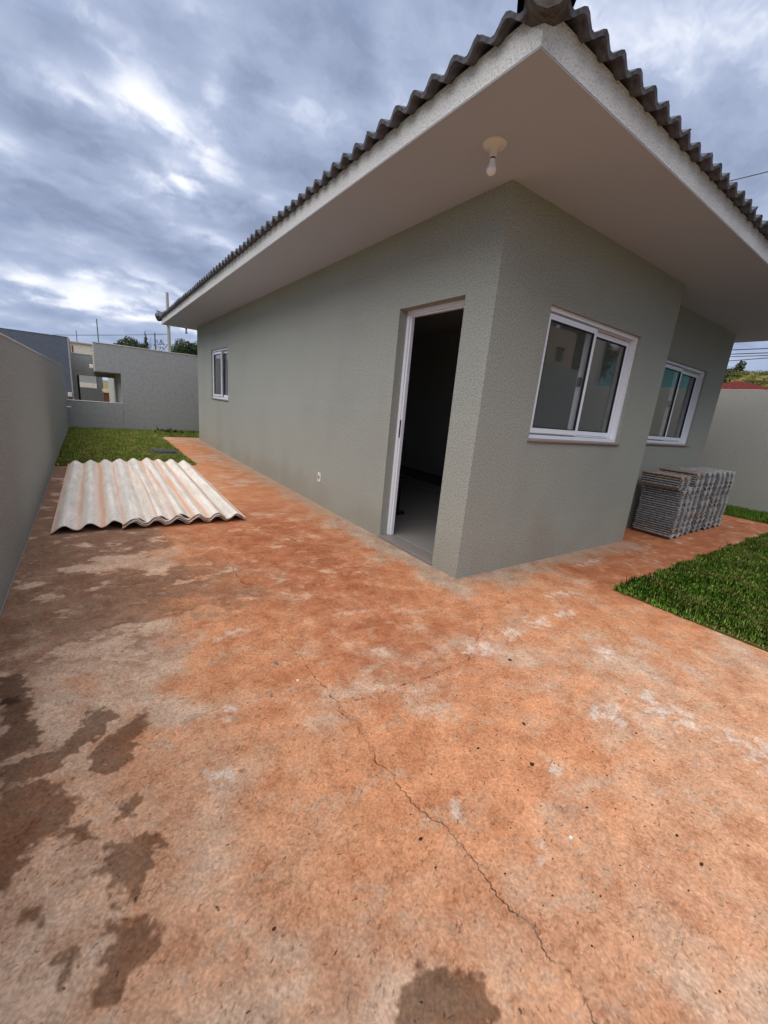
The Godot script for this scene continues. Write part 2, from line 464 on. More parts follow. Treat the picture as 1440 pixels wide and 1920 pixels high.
func ground_map(x0: float, z0: float, wx: float, wz: float, macro: int, full: int, near: bool) -> Array:
	var data := PackedByteArray()
	data.resize(macro * macro * 3)
	for j in macro:
		var z := z0 + wz * (j + 0.5) / macro
		for i in macro:
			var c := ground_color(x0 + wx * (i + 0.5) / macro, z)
			var at := (j * macro + i) * 3
			data[at] = int(c.r * 255.0)
			data[at + 1] = int(c.g * 255.0)
			data[at + 2] = int(c.b * 255.0)
	var rough := PackedByteArray()
	rough.resize(macro * macro)
	rough.fill(238)
	if near:
		for flat in WET:
			var poly := PackedVector2Array()
			var lo := Vector2(99, 99)
			var hi := Vector2(-99, -99)
			for k in flat.size() / 2:
				var v := Vector2(flat[k * 2], flat[k * 2 + 1])
				poly.append(v)
				lo = lo.min(v)
				hi = hi.max(v)
			for j in range(maxi(0, int((lo.y - 0.06 - z0) / wz * macro)), mini(macro, int((hi.y + 0.06 - z0) / wz * macro))):
				for i in range(maxi(0, int((lo.x - 0.06 - x0) / wx * macro)), mini(macro, int((hi.x + 0.06 - x0) / wx * macro))):
					var v := Vector2(x0 + wx * (i + 0.5) / macro, z0 + wz * (j + 0.5) / macro)
					v += Vector2(n_fin.get_noise_2d(v.x * 1.3, v.y * 1.3), n_fin.get_noise_2d(v.x * 1.3 + 9.0, v.y * 1.3)) * 0.035
					var s := 0.0
					for o in [Vector2(0.003, 0.002), Vector2(-0.003, 0.001), Vector2(0.001, 0.006), Vector2(-0.001, -0.004), Vector2(0.007, -0.002), Vector2(-0.007, -0.003), Vector2(0.004, -0.007), Vector2(-0.005, 0.006)]:
						if Geometry2D.is_point_in_polygon(v + o, poly):
							s += 0.125
					if s > 0.0:
						rough[j * macro + i] = mini(rough[j * macro + i], int(lerpf(238.0, 120.0, s)))
						var at := (j * macro + i) * 3
						data[at] = int(data[at] * lerpf(1.0, 0.67, s))
						data[at + 1] = int(data[at + 1] * lerpf(1.0, 0.62, s))
						data[at + 2] = int(data[at + 2] * lerpf(1.0, 0.575, s))
	var im := Image.create_from_data(macro, macro, false, Image.FORMAT_RGB8, data)
	im.resize(full, full, Image.INTERPOLATE_CUBIC)
	data = im.get_data()
	var f := FastNoiseLite.new()
	f.seed = 77
	var fine := 1.0 if near else 5.0
	f.noise_type = FastNoiseLite.TYPE_VALUE
	f.frequency = 0.35
	f.fractal_octaves = 2
	var grit := f.get_image(full, full, false, false, false).get_data()
	var warped := FastNoiseLite.new()
	warped.seed = 78
	warped.frequency = 0.010 * fine
	warped.fractal_octaves = 6
	warped.fractal_gain = 0.58
	warped.domain_warp_enabled = true
	warped.domain_warp_amplitude = 40.0 / fine
	warped.domain_warp_frequency = 0.014 * fine
	var blotch := warped.get_image(full, full, false, false, false).get_data()
	warped.seed = 79
	warped.frequency = 0.05 * fine
	warped.fractal_octaves = 3
	warped.domain_warp_amplitude = 22.0 / fine
	warped.domain_warp_frequency = 0.03 * fine
	var fleck := warped.get_image(full, full, false, false, false).get_data()
	var height := PackedByteArray()
	height.resize(full * full)
	for k in full * full:
		var g := grit[k] - 128
		var v := blotch[k] - 128
		var e := fleck[k]
		var m := 258 + ((v >> 3) + (g * 5 >> 4) + clampi((v - 20) * 2, 0, 9) - clampi((-30 - v) * 2, 0, 10) if near else v >> 3)
		var sat := 0
		if v < -8:
			sat = mini(6, (-8 - v) >> 2)
		if near:
			if e < 92 and v < 40:
				m -= mini(40, (92 - e) * 3 >> 2)
				sat += 3
			elif e > 165:
				m += mini(24, (e - 165) >> 1)
		var at := k * 3
		data[at] = clampi(data[at] * (m + (sat >> 1)) >> 8, 0, 255)
		data[at + 1] = clampi(data[at + 1] * (m - sat) >> 8, 0, 255)
		data[at + 2] = clampi(data[at + 2] * (m - sat * 2) >> 8, 0, 255)
		height[k] = clampi(110 + (v >> 1) + (g >> 2) + ((e - 128) >> 2), 0, 255)
	f.noise_type = FastNoiseLite.TYPE_SIMPLEX_SMOOTH
	if near:
		rng.seed = 4
		var px := full / wx
		# trowel marks and flecks of dirt
		for n in 26000:
			var x := rng.randf() * full
			var y := rng.randf() * full
			var out := Vector2(x, y) - Vector2(0.42, 1.02) * full
			var ang := out.angle() + PI / 2 + rng.randf_range(-0.6, 0.6)
			if rng.randf() < 0.4:
				ang = rng.randf() * TAU
			var long := n % 60 == 0
			var steps := int(rng.randf_range(12, 40) if long else rng.randf_range(1, 7))
			var dir := Vector2.from_angle(ang) * 1.2
			var dark := rng.randi_range(205, 243) if n % 3 else rng.randi_range(264, 286)
			if n % 17 == 0 and not long:
				dark = rng.randi_range(140, 200)
			var p := Vector2(x, y)
			var wide := 1 + n % 3
			for t in steps:
				p += dir
				dir = dir.rotated(rng.randf_range(-0.16, 0.16))
				var ix := int(p.x)
				var iy := int(p.y)
				if ix < 0 or iy < 0 or ix >= full - 4 or iy >= full - 1:
					break
				for q in wide:
					var at: int = (iy * full + ix + q) * 3
					data[at] = mini(255, data[at] * dark >> 8)
					data[at + 1] = mini(255, data[at + 1] * (dark - (4 if dark < 256 else 0)) >> 8)
					data[at + 2] = mini(255, data[at + 2] * (dark - (8 if dark < 256 else 0)) >> 8)
					height[iy * full + ix + q] = clampi(height[iy * full + ix + q] + (dark - 256) / 3, 0, 255)
		# sweeping marks of the trowel
		for n in 170:
			var c: Vector2 = [Vector2(0.30, 1.06), Vector2(0.62, 0.98), Vector2(0.22, 0.70), Vector2(0.50, 0.55), Vector2(0.75, 0.72)][n % 5] * full
			c += Vector2(rng.randfn(), rng.randfn()) * 40.0
			var rad := rng.randf_range(90.0, 420.0)
			var a0 := rng.randf() * TAU
			var span := rng.randf_range(0.15, 0.7)
			var tint := rng.randi_range(236, 250) if n % 2 else rng.randi_range(262, 274)
			var band := rng.randi_range(1, 5)
			for t in int(span * rad):
				var a := a0 + t / rad
				for q in band:
					var rr := rad + q + 3.0 * sin(t * 0.05)
					var ix := int(c.x + cos(a) * rr)
					var iy := int(c.y + sin(a) * rr)
					if ix < 0 or iy < 0 or ix >= full or iy >= full:
						continue
					var at := (iy * full + ix) * 3
					for ch in 3:
						data[at + ch] = mini(255, data[at + ch] * tint >> 8)
					height[iy * full + ix] = clampi(height[iy * full + ix] + (tint - 256), 0, 255)
		for n in CRACKS.size():
			var flat: Array = CRACKS[n]
			for k in flat.size() / 2 - 1:
				var a := Vector2((flat[k * 2] - x0) * px, (flat[k * 2 + 1] - z0) * px)
				var b := Vector2((flat[k * 2 + 2] - x0) * px, (flat[k * 2 + 3] - z0) * px)
				var steps := int(a.distance_to(b)) + 1
				for s in steps:
					var p := a.lerp(b, s / float(steps))
					p.x += f.get_noise_2d(p.x * 0.25, p.y * 0.25 + n * 90.0) * 4.0 + f.get_noise_2d(p.x * 0.05, p.y * 0.05 + n * 50.0) * 12.0
					p.y += f.get_noise_2d(p.x * 0.05 + 500.0, p.y * 0.05) * 4.0
					var wide := 1 if (n == 0 and p.y > full * 0.72) or f.get_noise_2d(p.x * 0.08, p.y * 0.08) > 0.1 else 0
					var deep := clampi(int((208 if n < 2 else 218) + 90.0 * f.get_noise_2d(p.x * 0.05, p.y * 0.05 + 77.0 * n)), 140, 244)
					for dy in range(0, 1 + wide):
						for dx in range(0, 1 + wide):
							var ix := int(p.x) + dx
							var iy := int(p.y) + dy
							if ix < 0 or iy < 0 or ix >= full or iy >= full:
								continue
							var at := (iy * full + ix) * 3
							for ch in 3:
								data[at + ch] = data[at + ch] * deep >> 8
							height[iy * full + ix] = 0
					# earth caught along the crack
					if s % 3 == 0 and n < 3:
						var q := p + Vector2(absf(rng.randfn(0.0, 16.0)) - 4.0, rng.randfn(0.0, 5.0))
						for dy in 5:
							for dx in 5:
								var ix := int(q.x) + dx
								var iy := int(q.y) + dy
								if ix < 0 or iy < 0 or ix >= full or iy >= full:
									continue
								var at := (iy * full + ix) * 3
								data[at] = data[at] * 246 >> 8
								data[at + 1] = data[at + 1] * 240 >> 8
								data[at + 2] = data[at + 2] * 238 >> 8
	var col := ImageTexture.create_from_image(Image.create_from_data(full, full, false, Image.FORMAT_RGB8, data))
	var hgt := ImageTexture.create_from_image(Image.create_from_data(full, full, false, Image.FORMAT_L8, height))
	return [col, hgt, ImageTexture.create_from_image(Image.create_from_data(macro, macro, false, Image.FORMAT_L8, rough))]

func floor_quad(st: SurfaceTool, x0: float, z0: float, x1: float, z1: float, y: float, ox: float, oz: float, wx: float, wz: float) -> void:
	for v in [[x0, z0], [x1, z0], [x1, z1], [x0, z0], [x1, z1], [x0, z1]]:
		st.set_normal(Vector3.UP)
		st.set_uv(Vector2((v[0] - ox) / wx, (v[1] - oz) / wz))
		st.add_vertex(Vector3(v[0], y, v[1]))

func build_paving() -> void:
	n_big.seed = 1
	n_big.frequency = 0.55
	n_big.fractal_octaves = 4
	n_mid.seed = 2
	n_mid.frequency = 2.6
	n_mid.fractal_octaves = 4
	n_fin.seed = 3
	n_fin.frequency = 13.0
	n_fin.fractal_octaves = 3
	n_str.seed = 4
	n_str.frequency = 3.0
	n_str.fractal_octaves = 5
	n_str.fractal_gain = 0.6
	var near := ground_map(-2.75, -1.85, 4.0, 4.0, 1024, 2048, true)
	var far := ground_map(-2.8, -10.4, 14.0, 14.0, 1024, 1024, false)
	var mats := []
	for k in 2:
		var m := plain(Color.WHITE, 0.93)
		m.metallic_specular = 0.25
		m.albedo_texture = (near if k == 0 else far)[0]
		m.heightmap_enabled = true
		m.heightmap_texture = (near if k == 0 else far)[1]
		if k == 0:
			m.roughness = 1.0
			m.roughness_texture = near[2]
		m.heightmap_scale = 0.2 if k == 0 else 0.3
		mats.append(m)
	var a := begin()
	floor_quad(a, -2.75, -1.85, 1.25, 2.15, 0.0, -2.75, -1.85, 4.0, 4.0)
	var b := begin()
	for r in [[-2.75, -5.55, 0.15, -1.85], [-0.85, -9.85, 0.15, -5.55], [1.25, -1.85, 6.45, 0.72], [-2.75, 2.15, 1.25, 3.6], [5.2, -9.85, 6.45, -1.85], [0.15, -9.85, 5.2, -9.2], [0.15, -9.2, 5.2, -1.85]]:
		floor_quad(b, r[0], r[1], r[2], r[3], 0.0, -2.8, -10.4, 14.0, 14.0)
	var mesh: ArrayMesh = a.commit()
	mesh = b.commit(mesh)
	mesh.surface_set_material(0, mats[0])
	mesh.surface_set_material(1, mats[1])
	var o := MeshInstance3D.new()
	o.mesh = mesh
	o.name = numbered("pavement")
	add_child(o, true)
	o.set_meta("kind", "structure")
	o.set_meta("label", "cracked concrete paving covered in orange earth with damp patches")

# ------------------------------------------------------------------ grass

func tuft_mesh(blades: int, tall: float, spread: float, sd: int) -> ArrayMesh:
	rng.seed = sd
	var st := begin()
	for k in blades:
		var a := rng.randf() * TAU
		var at: Vector3 = Vector3(cos(a), 0, sin(a)) * spread * sqrt(rng.randf())
		var lean := Vector3(cos(a * 3.1), 0, sin(a * 3.1)) * rng.randf_range(0.15, 0.75) * tall
		var h := tall * rng.randf_range(0.55, 1.0)
		var side := Vector3(-lean.z, 0, lean.x).normalized() * rng.randf_range(0.0010, 0.0020)
		var mid := at + lean * 0.4 + Vector3.UP * h * 0.6
		var tip := at + lean + Vector3.UP * h
		var n := (Vector3.UP * 0.8 + Vector3(rng.randfn(), 0, rng.randfn()) * 0.4).normalized()
		var tone := rng.randf_range(0.75, 1.2)
		for v in [at - side, at + side, mid + side, at - side, mid + side, mid - side, mid - side, mid + side, tip]:
			st.set_normal(n)
			st.set_color(Color(tone, tone, tone))
			st.add_vertex(v)
	return st.commit()

func scatter(called: String, label: String, mesh: Mesh, mat: Material, spots: Array, tones: Array) -> MultiMeshInstance3D:
	var mm := MultiMesh.new()
	mm.transform_format = MultiMesh.TRANSFORM_3D
	mm.use_colors = tones.size() > 0
	mm.mesh = mesh
	mm.instance_count = spots.size()
	for i in spots.size():
		mm.set_instance_transform(i, spots[i])
		if tones.size():
			mm.set_instance_color(i, tones[i])
	var o := MultiMeshInstance3D.new()
	o.multimesh = mm
	o.material_override = mat
	o.name = numbered(called)
	add_child(o, true)
	o.set_meta("kind", "stuff")
	o.set_meta("label", label)
	return o

func grass_patch(called: String, label: String, x0: float, z0: float, x1: float, z1: float, per: float, tall: float, yellow: float, ragged: float) -> void:
	var spots := []
	var tones := []
	rng.seed = 60 + int(x0 * 10)
	var count := int((x1 - x0) * (z1 - z0) * per)
	for i in count:
		var x := rng.randf_range(x0 - ragged, x1 + ragged)
		var z := rng.randf_range(z0 - ragged, z1 + ragged)
		var edge := minf(minf(x - x0, x1 - x), minf(z - z0, z1 - z))
		if edge < ragged * n_mid.get_noise_2d(x * 1.5, z * 1.5) * 1.6:
			continue
		var dry := n_mid.get_noise_2d(x * 0.9 + 7.0, z * 0.9) + 0.5 * n_fin.get_noise_2d(x * 0.4, z * 0.4)
		if dry > 0.42 and rng.randf() < 0.6:
			continue
		var s := rng.randf_range(0.45, 1.35) * (1.0 - 0.4 * smoothstep(0.1, 0.5, dry)) * (1.5 if rng.randf() < 0.03 else 1.0)
		var b := Basis(Vector3.UP, rng.randf() * TAU).scaled(Vector3(s, s * rng.randf_range(0.7, 1.2), s))
		spots.append(Transform3D(b, Vector3(x, 0.012, z)))
		var g := Color(0.145, 0.31, 0.035).lerp(Color(0.42, 0.42, 0.13), clampf(yellow + dry * 0.9 + rng.randf_range(-0.2, 0.2), 0.0, 1.0))
		if rng.randf() < 0.05:
			g = Color(0.34, 0.29, 0.14)
		tones.append(g * rng.randf_range(0.8, 1.3) * (1.0 + yellow * 0.6))
	scatter(called, label, tuft_mesh(11, tall, 0.024, 9), M.grass, spots, tones)

# ------------------------------------------------------------------ the house

const TILE_SLOPE := 0.2915
var tile_mesh: ArrayMesh

# cut_l / cut_r: how long the tile may be at x = 0 where a hip cuts it off from the left or the right
func wave_tile(length: float, waves: int, pitch: float, amp: float, thick: float, seg: int, x_start: float, cut_l := 99.0, cut_r := 99.0) -> ArrayMesh:
	var st := begin()
	var long := func(x: float) -> float:
		return clampf(minf(cut_l + x, cut_r - x), 0.0, length)
	var n := waves * seg
	var wide := waves * pitch - 0.002
	var top := []
	for i in n + 1:
		var x := x_start + wide * i / n
		top.append(Vector2(x, amp * cos(TAU * x / pitch)))
	for i in n:
		var p: Vector2 = top[i]
		var q: Vector2 = top[i + 1]
		var np := Vector3(amp * TAU / pitch * sin(TAU * p.x / pitch), 1, 0).normalized()
		var nq := Vector3(amp * TAU / pitch * sin(TAU * q.x / pitch), 1, 0).normalized()
		var a := Vector3(p.x, p.y, 0)
		var b := Vector3(q.x, q.y, 0)
		var back := Vector3(0, 0, -float(long.call(p.x)))
		var back_b := Vector3(0, 0, -float(long.call(q.x)))
		if back.z > -0.001 and back_b.z > -0.001:
			continue
		var dn := Vector3(0, -thick, 0)
		for v in [[a, np], [b + back_b, nq], [b, nq], [a, np], [a + back, np], [b + back_b, nq]]:
			st.set_normal(v[1])
			st.add_vertex(v[0])
		for v in [[a + dn, -np], [b + dn, -nq], [b + back_b + dn, -nq], [a + dn, -np], [b + back_b + dn, -nq], [a + back + dn, -np]]:
			st.set_normal(v[1])
			st.add_vertex(v[0])
		quad(st, a + dn, b + dn, b, a)
		quad(st, b + dn + back_b, a + dn + back, a + back, b + back_b)
	var e: Vector2 = top[0]
	var g: Vector2 = top[n]
	var le := -float(long.call(e.x))
	var lg := -float(long.call(g.x))
	if le < -0.001:
		quad(st, Vector3(e.x, e.y - thick, le), Vector3(e.x, e.y - thick, 0), Vector3(e.x, e.y, 0), Vector3(e.x, e.y, le))
	if lg < -0.001:
		quad(st, Vector3(g.x, g.y - thick, 0), Vector3(g.x, g.y - thick, lg), Vector3(g.x, g.y, lg), Vector3(g.x, g.y, 0))
	return st.commit()

func frame_ring(st: SurfaceTool, x0: float, y0: float, x1: float, y1: float, t: float, z0: float, z1: float) -> void:
	box(st, Vector3(x0, y0, z0), Vector3(x0 + t, y1, z1))
	box(st, Vector3(x1 - t, y0, z0), Vector3(x1, y1, z1))
	box(st, Vector3(x0 + t, y0, z0), Vector3(x1 - t, y0 + t, z1))
	box(st, Vector3(x0 + t, y1 - t, z0), Vector3(x1 - t, y1, z1))

# sliding window in a hole of that size; its own axes: x along the wall, +z outwards
func window(parent: Node, at: Vector3, turn: float, w: float, h: float, label: String) -> void:
	var st := begin()
	frame_ring(st, 0.001, 0.001, w - 0.001, h - 0.001, 0.029, -0.115, -0.030)
	# tracks of the sliding leaves
	box(st, Vector3(0.035, 0.035, -0.076), Vector3(w - 0.035, 0.043, -0.070))
	box(st, Vector3(0.035, h - 0.043, -0.076), Vector3(w - 0.035, h - 0.035, -0.070))
	var o := put("window", st, M.white_metal, parent)
	o.position = at
	o.rotation.y = turn
	o.set_meta("label", label)
	var mid := w / 2
	for k in 2:
		var x0 := 0.037 if k == 0 else mid - 0.024
		var x1 := mid + 0.024 if k == 0 else w - 0.037
		var z := -0.052 if k == 0 else -0.098
		var s := begin()
		frame_ring(s, x0, 0.046, x1, h - 0.046, 0.041, z - 0.013, z + 0.013)
		put("sash", s, M.white_metal, o)
		var g := begin()
		frame_ring(g, x0 + 0.0405, 0.0865, x1 - 0.0405, h - 0.0865, 0.008, z - 0.006, z + 0.0145)
		put("gasket", g, M.rubber, o)
		var p := begin()
		box(p, Vector3(x0 + 0.044, 0.090, z - 0.002), Vector3(x1 - 0.044, h - 0.090, z + 0.002))
		put("pane", p, M.glass, o)
	var l := begin()
	bevel_box(l, Vector3(mid - 0.045, h * 0.47, -0.098), Vector3(mid - 0.022, h * 0.55, -0.066), 0.005)
	put("latch", l, M.black, o)
	var sill := begin()
	bevel_box(sill, Vector3(-0.012, -0.022, -0.14), Vector3(w + 0.012, -0.0005, 0.022), 0.004)
	put("sill", sill, M.pink_granite, o)

func lamp(at: Vector3, label: String) -> void:
	var t := thing("ceiling_lamp", label, "lamp", at)
	t.set_meta("group", "bare bulbs under the eaves")
	var s := begin()
	lathe(s, [Vector2(0.0, -0.022), Vector2(0.034, -0.021), Vector2(0.058, -0.016), Vector2(0.066, -0.008), Vector2(0.067, 0.0)], 28)
	put("base_plate", s, M.plastic, t)
	s = begin()
	lathe(s, [Vector2(0.0, -0.066), Vector2(0.0195, -0.066), Vector2(0.021, -0.062), Vector2(0.022, -0.035), Vector2(0.027, -0.0205)], 20)
	put("socket", s, M.plastic, t)
	s = begin()
	lathe(s, [Vector2(0.014, -0.074), Vector2(0.0145, -0.066)], 16)
	put("bulb_cap", s, M.rubber, t)
	s = begin()
	var pts := [Vector2(0.0, -0.152)]
	for k in 9:
		var a := PI * 0.72 * (k + 1) / 9.0
		pts.append(Vector2(sin(a) * 0.0275, -0.1245 - cos(a) * 0.0275))
	pts.append_array([Vector2(0.0155, -0.087), Vector2(0.0148, -0.0735)])
	lathe(s, pts, 22)
	put("bulb", s, M.bulb, t)

func build_house() -> void:
	var h := thing("house", "single storey grey green rendered house with wide eaves and wavy grey roof tiles", "house")
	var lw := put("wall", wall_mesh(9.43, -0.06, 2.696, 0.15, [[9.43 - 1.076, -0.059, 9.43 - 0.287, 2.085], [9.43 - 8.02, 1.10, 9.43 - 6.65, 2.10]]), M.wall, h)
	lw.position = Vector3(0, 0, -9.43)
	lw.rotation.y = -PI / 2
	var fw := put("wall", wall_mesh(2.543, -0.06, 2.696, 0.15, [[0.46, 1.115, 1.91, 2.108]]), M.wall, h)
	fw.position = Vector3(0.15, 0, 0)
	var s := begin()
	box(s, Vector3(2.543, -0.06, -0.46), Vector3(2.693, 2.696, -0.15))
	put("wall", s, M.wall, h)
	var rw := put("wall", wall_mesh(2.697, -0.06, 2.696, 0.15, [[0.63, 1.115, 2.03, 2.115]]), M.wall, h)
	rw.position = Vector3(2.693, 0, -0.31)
	s = begin()
	box(s, Vector3(5.24, -0.06, -9.43), Vector3(5.39, 2.696, -0.46))
	put("wall", s, M.wall, h)
	s = begin()
	box(s, Vector3(0.15, -0.06, -9.43), Vector3(5.24, 2.696, -9.28))
	put("wall", s, M.wall, h)
	# rooms
	for r in [[Vector3(3.0, 0.0, -5.0), Vector3(3.12, 2.6, -0.461)], [Vector3(0.151, 0.0, -5.12), Vector3(5.239, 2.6, -5.0)]]:
		s = begin()
		box(s, r[0], r[1])
		put("partition", s, M.inner, h)
	s = begin()
	box(s, Vector3(2.985, 0.03, -5.0), Vector3(2.999, 0.10, -0.47))
	put("skirting", s, M.dark_wall, h)
	s = begin()
	box(s, Vector3(0.152, 2.6, -9.278), Vector3(5.238, 2.66, -0.462))
	box(s, Vector3(0.152, 2.6, -0.462), Vector3(2.541, 2.66, -0.152))
	put("ceiling", s, M.inner, h)
	# inner faces of the outer walls, painted
	s = begin()
	box(s, Vector3(0.151, 0.0, -5.0), Vector3(0.158, 2.6, -1.10))
	put("lining", s, M.inner, h)
	s = begin()
	box(s, Vector3(0.151, 0.0, -0.28), Vector3(0.158, 2.6, -0.159))
	box(s, Vector3(0.158, 0.0, -0.158), Vector3(0.60, 2.6, -0.151))
	put("lining", s, M.inner, h)
	s = begin()
	box(s, Vector3(2.07, 0.0, -0.158), Vector3(2.54, 2.6, -0.151))
	put("lining", s, M.inner, h)
	s = begin()
	box(s, Vector3(0.15, -0.05, -5.0), Vector3(3.0, 0.018, -0.15))
	put("floor", s, M.dark_wall, h)
	for i in 5:
		for j in 8:
			var x0 := 0.152 + i * 0.595
			var z1 := -0.152 - j * 0.595
			if x0 + 0.59 > 3.0 or (x0 > 2.4 and z1 > -0.4):
				continue
			var t := begin()
			bevel_box(t, Vector3(x0, 0.017, z1 - 0.592), Vector3(minf(x0 + 0.592, 2.984), 0.03, z1), 0.002)
			put("floor_tile", t, M.floor_tile, h)
	s = begin()
	bevel_box(s, Vector3(-0.008, -0.01, -1.0745), Vector3(0.149, 0.031, -0.2885), 0.004)
	put("threshold", s, M.granite, h)
	# door frame of white aluminium
	s = begin()
	for z in [-1.0755, -0.3225]:
		box(s, Vector3(0.086, 0.031, z), Vector3(0.136, 2.0845, z + 0.035))
	box(s, Vector3(0.086, 2.0495, -1.0405), Vector3(0.136, 2.0845, -0.3225))
	var df := put("door_frame", s, M.white_metal, h)
	s = begin()
	box(s, Vector3(0.104, 0.031, -1.0405), Vector3(0.136, 2.049, -1.0285))
	box(s, Vector3(0.104, 0.031, -0.3345), Vector3(0.136, 2.049, -0.3225))
	box(s, Vector3(0.104, 2.0365, -1.0285), Vector3(0.136, 2.049, -0.3345))
	put("stop", s, M.white_metal, df)
	s = begin()
	box(s, Vector3(0.090, 0.99, -1.0404), Vector3(0.1035, 1.15, -1.0375))
	put("strike_plate", s, M.black, df)
	window(h, Vector3(0.61, 1.116, 0), 0.0, 1.45, 0.992, "white two leaf sliding window nearest the house corner")
	window(h, Vector3(3.323, 1.116, -0.31), 0.0, 1.40, 0.999, "white sliding window in the shaded recessed wall")
	window(h, Vector3(0, 1.101, -8.02), -PI / 2, 1.37, 0.999, "small looking white sliding window near the far end of the side wall")
	# eaves
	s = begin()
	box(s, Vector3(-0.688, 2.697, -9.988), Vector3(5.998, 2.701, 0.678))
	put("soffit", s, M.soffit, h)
	var x0 := -0.69
	var x1 := 6.0
	var z0 := -9.99
	var z1 := 0.68
	s = begin()
	box(s, Vector3(x0, 2.7025, z0), Vector3(x0 + 0.07, 2.832, z1))
	put("fascia", s, M.fascia, h)
	s = begin()
	box(s, Vector3(x0 + 0.07, 2.7025, z1 - 0.07), Vector3(x1, 2.832, z1))
	put("fascia", s, M.fascia, h)
	s = begin()
	box(s, Vector3(x1 - 0.07, 2.7025, z0), Vector3(x1, 2.832, z1 - 0.07))
	put("fascia", s, M.fascia, h)
	s = begin()
	box(s, Vector3(x0 + 0.07, 2.7025, z0), Vector3(x1 - 0.07, 2.832, z0 + 0.07))
	put("fascia", s, M.fascia, h)
	var deck := begin()
	var e := 0.03
	var c := [Vector3(x0 + e, 2.815, z1 - e), Vector3(x1 - e, 2.815, z1 - e), Vector3(x1 - e, 2.815, z0 + e), Vector3(x0 + e, 2.815, z0 + e)]
	var half := (x1 - x0) / 2 - e
	var ra := Vector3((x0 + x1) / 2, 2.815 + half * 0.30, z1 - e - half)
	var rb := Vector3((x0 + x1) / 2, 2.815 + half * 0.30, z0 + e + half)
	tri(deck, c[0], c[1], ra)
	quad(deck, c[1], c[2], rb, ra)
	tri(deck, c[2], c[3], rb)
	quad(deck, c[3], c[0], ra, rb)
	var roof := put("roof", deck, M.mortar, h)
	# eave tiles one by one, the courses above them joined
	tile_mesh = wave_tile(0.42, 2, 0.15, 0.0205, 0.021, 7, -0.15)
	rng.seed = 17
	var upper := []
	var cut_field := begin()
	for side in 4:
		var yaw: float = [0.0, -PI / 2, PI / 2, PI][side]
		var out: float = [z1, -x0, x1, -z0][side] + 0.062
		var along0: float = [x0, z0, -z1, -x1][side]
		var along1: float = [x1, z1, -z0, -x0][side]
		for row in 11:
			var d := row * 0.315
			if row * 0.315 > half:
				break
			var k0 := floori((along0 + d) / 0.30) - 1
			var k1 := ceili((along1 - d) / 0.30) + 1
			for k in range(k0, k1 + 1):
				var along := k * 0.30 - (0.075 if side == 1 else -0.075 if side == 0 else 0.0)

				var cl := along - along0 - d + 0.055
				var cr := along1 - along - d + 0.055
				if cl + 0.15 < 0.03 or cr + 0.15 < 0.03:
					continue
				var local := Vector3(along, 2.846 + d * 0.30 + rng.randf_range(-0.002, 0.002), out - d)
				if side == 1:
					local.x = along
				var b := Basis(Vector3.UP, yaw) * Basis(Vector3.UP, rng.randf_range(-0.012, 0.012)) * Basis(Vector3.RIGHT, TILE_SLOPE - 0.03)
				var at := Basis(Vector3.UP, yaw) * local
				var cut := cl < 0.58 or cr < 0.58
				if cut and not (row == 0 and side < 2):
					cut_field.append_from(wave_tile(0.42, 2, 0.15, 0.0205, 0.021, 7, -0.15, cl, cr), 0, Transform3D(b, at))
				elif row == 0 and side < 2:
					var t := put("roof_tile", wave_tile(0.42, 2, 0.15, 0.0205, 0.021, 7, -0.15, cl, cr) if cut else tile_mesh, M.roof_tile, roof)
					t.transform = Transform3D(b, at + Vector3(0, 0, 0) + (Basis(Vector3.UP, yaw) * Vector3(0, 0, rng.randf_range(-0.008, 0.008))))
				else:
					upper.append(Transform3D(b, at))
	var mm := MultiMesh.new()
	mm.transform_format = MultiMesh.TRANSFORM_3D
	mm.mesh = tile_mesh
	mm.instance_count = upper.size()
	for i in upper.size():
		mm.set_instance_transform(i, upper[i])
	var field := MultiMeshInstance3D.new()
	field.name = "tile_field"
	field.multimesh = mm
	field.material_override = M.roof_tile
	field.set_meta("kind", "stuff")
	roof.add_child(field, true)
	var cut_tiles := put("cut_tile_field", cut_field, M.roof_tile, roof)
	cut_tiles.set_meta("kind", "stuff")
	# hip and ridge caps
	var cap := begin()
	var n := 10
	for k in n:
		var a0 := PI * k / n
		var a1 := PI * (k + 1) / n
		for ring in 2:
			var r := 0.118 if ring == 0 else 0.102
			var r2 := 0.100 if ring == 0 else 0.084
			var p := Vector3(cos(a0) * r, sin(a0) * r, 0)
			var q := Vector3(cos(a1) * r, sin(a1) * r, 0)
			var p2 := Vector3(cos(a0) * r2, sin(a0) * r2, -0.42)
			var q2 := Vector3(cos(a1) * r2, sin(a1) * r2, -0.42)
			if ring == 0:
				quad(cap, q, p, p2, q2)
			else:
				quad(cap, p, q, q2, p2)
		quad(cap, Vector3(cos(a0), sin(a0), 0) * 0.102, Vector3(cos(a0), sin(a0), 0) * 0.118, Vector3(cos(a1), sin(a1), 0) * 0.118, Vector3(cos(a1), sin(a1), 0) * 0.102)
	var cap_mesh := cap.commit()
	var corners := [[Vector3(x0 - 0.055, 2.845, z1 + 0.055), ra], [Vector3(x1 + 0.06, 2.86, z1 + 0.06), ra], [Vector3(x0 - 0.055, 2.845, z0 - 0.055), rb], [Vector3(x1 + 0.06, 2.86, z0 - 0.06), rb], [rb, ra]]
	for q in corners:
		var from: Vector3 = q[0]
		var to: Vector3 = q[1] + Vector3(0, 0.05, 0)
		if q == corners[4]:
			from += Vector3(0, 0.05, 0)
		var dir := (to - from).normalized()
		var steps := int(from.distance_to(to) / 0.36)
		for k in steps:
			var t := put("hip_cap", cap_mesh, M.roof_tile, roof)
			t.transform = Transform3D(Basis.looking_at(dir, Vector3.UP), from + dir * k * 0.36)
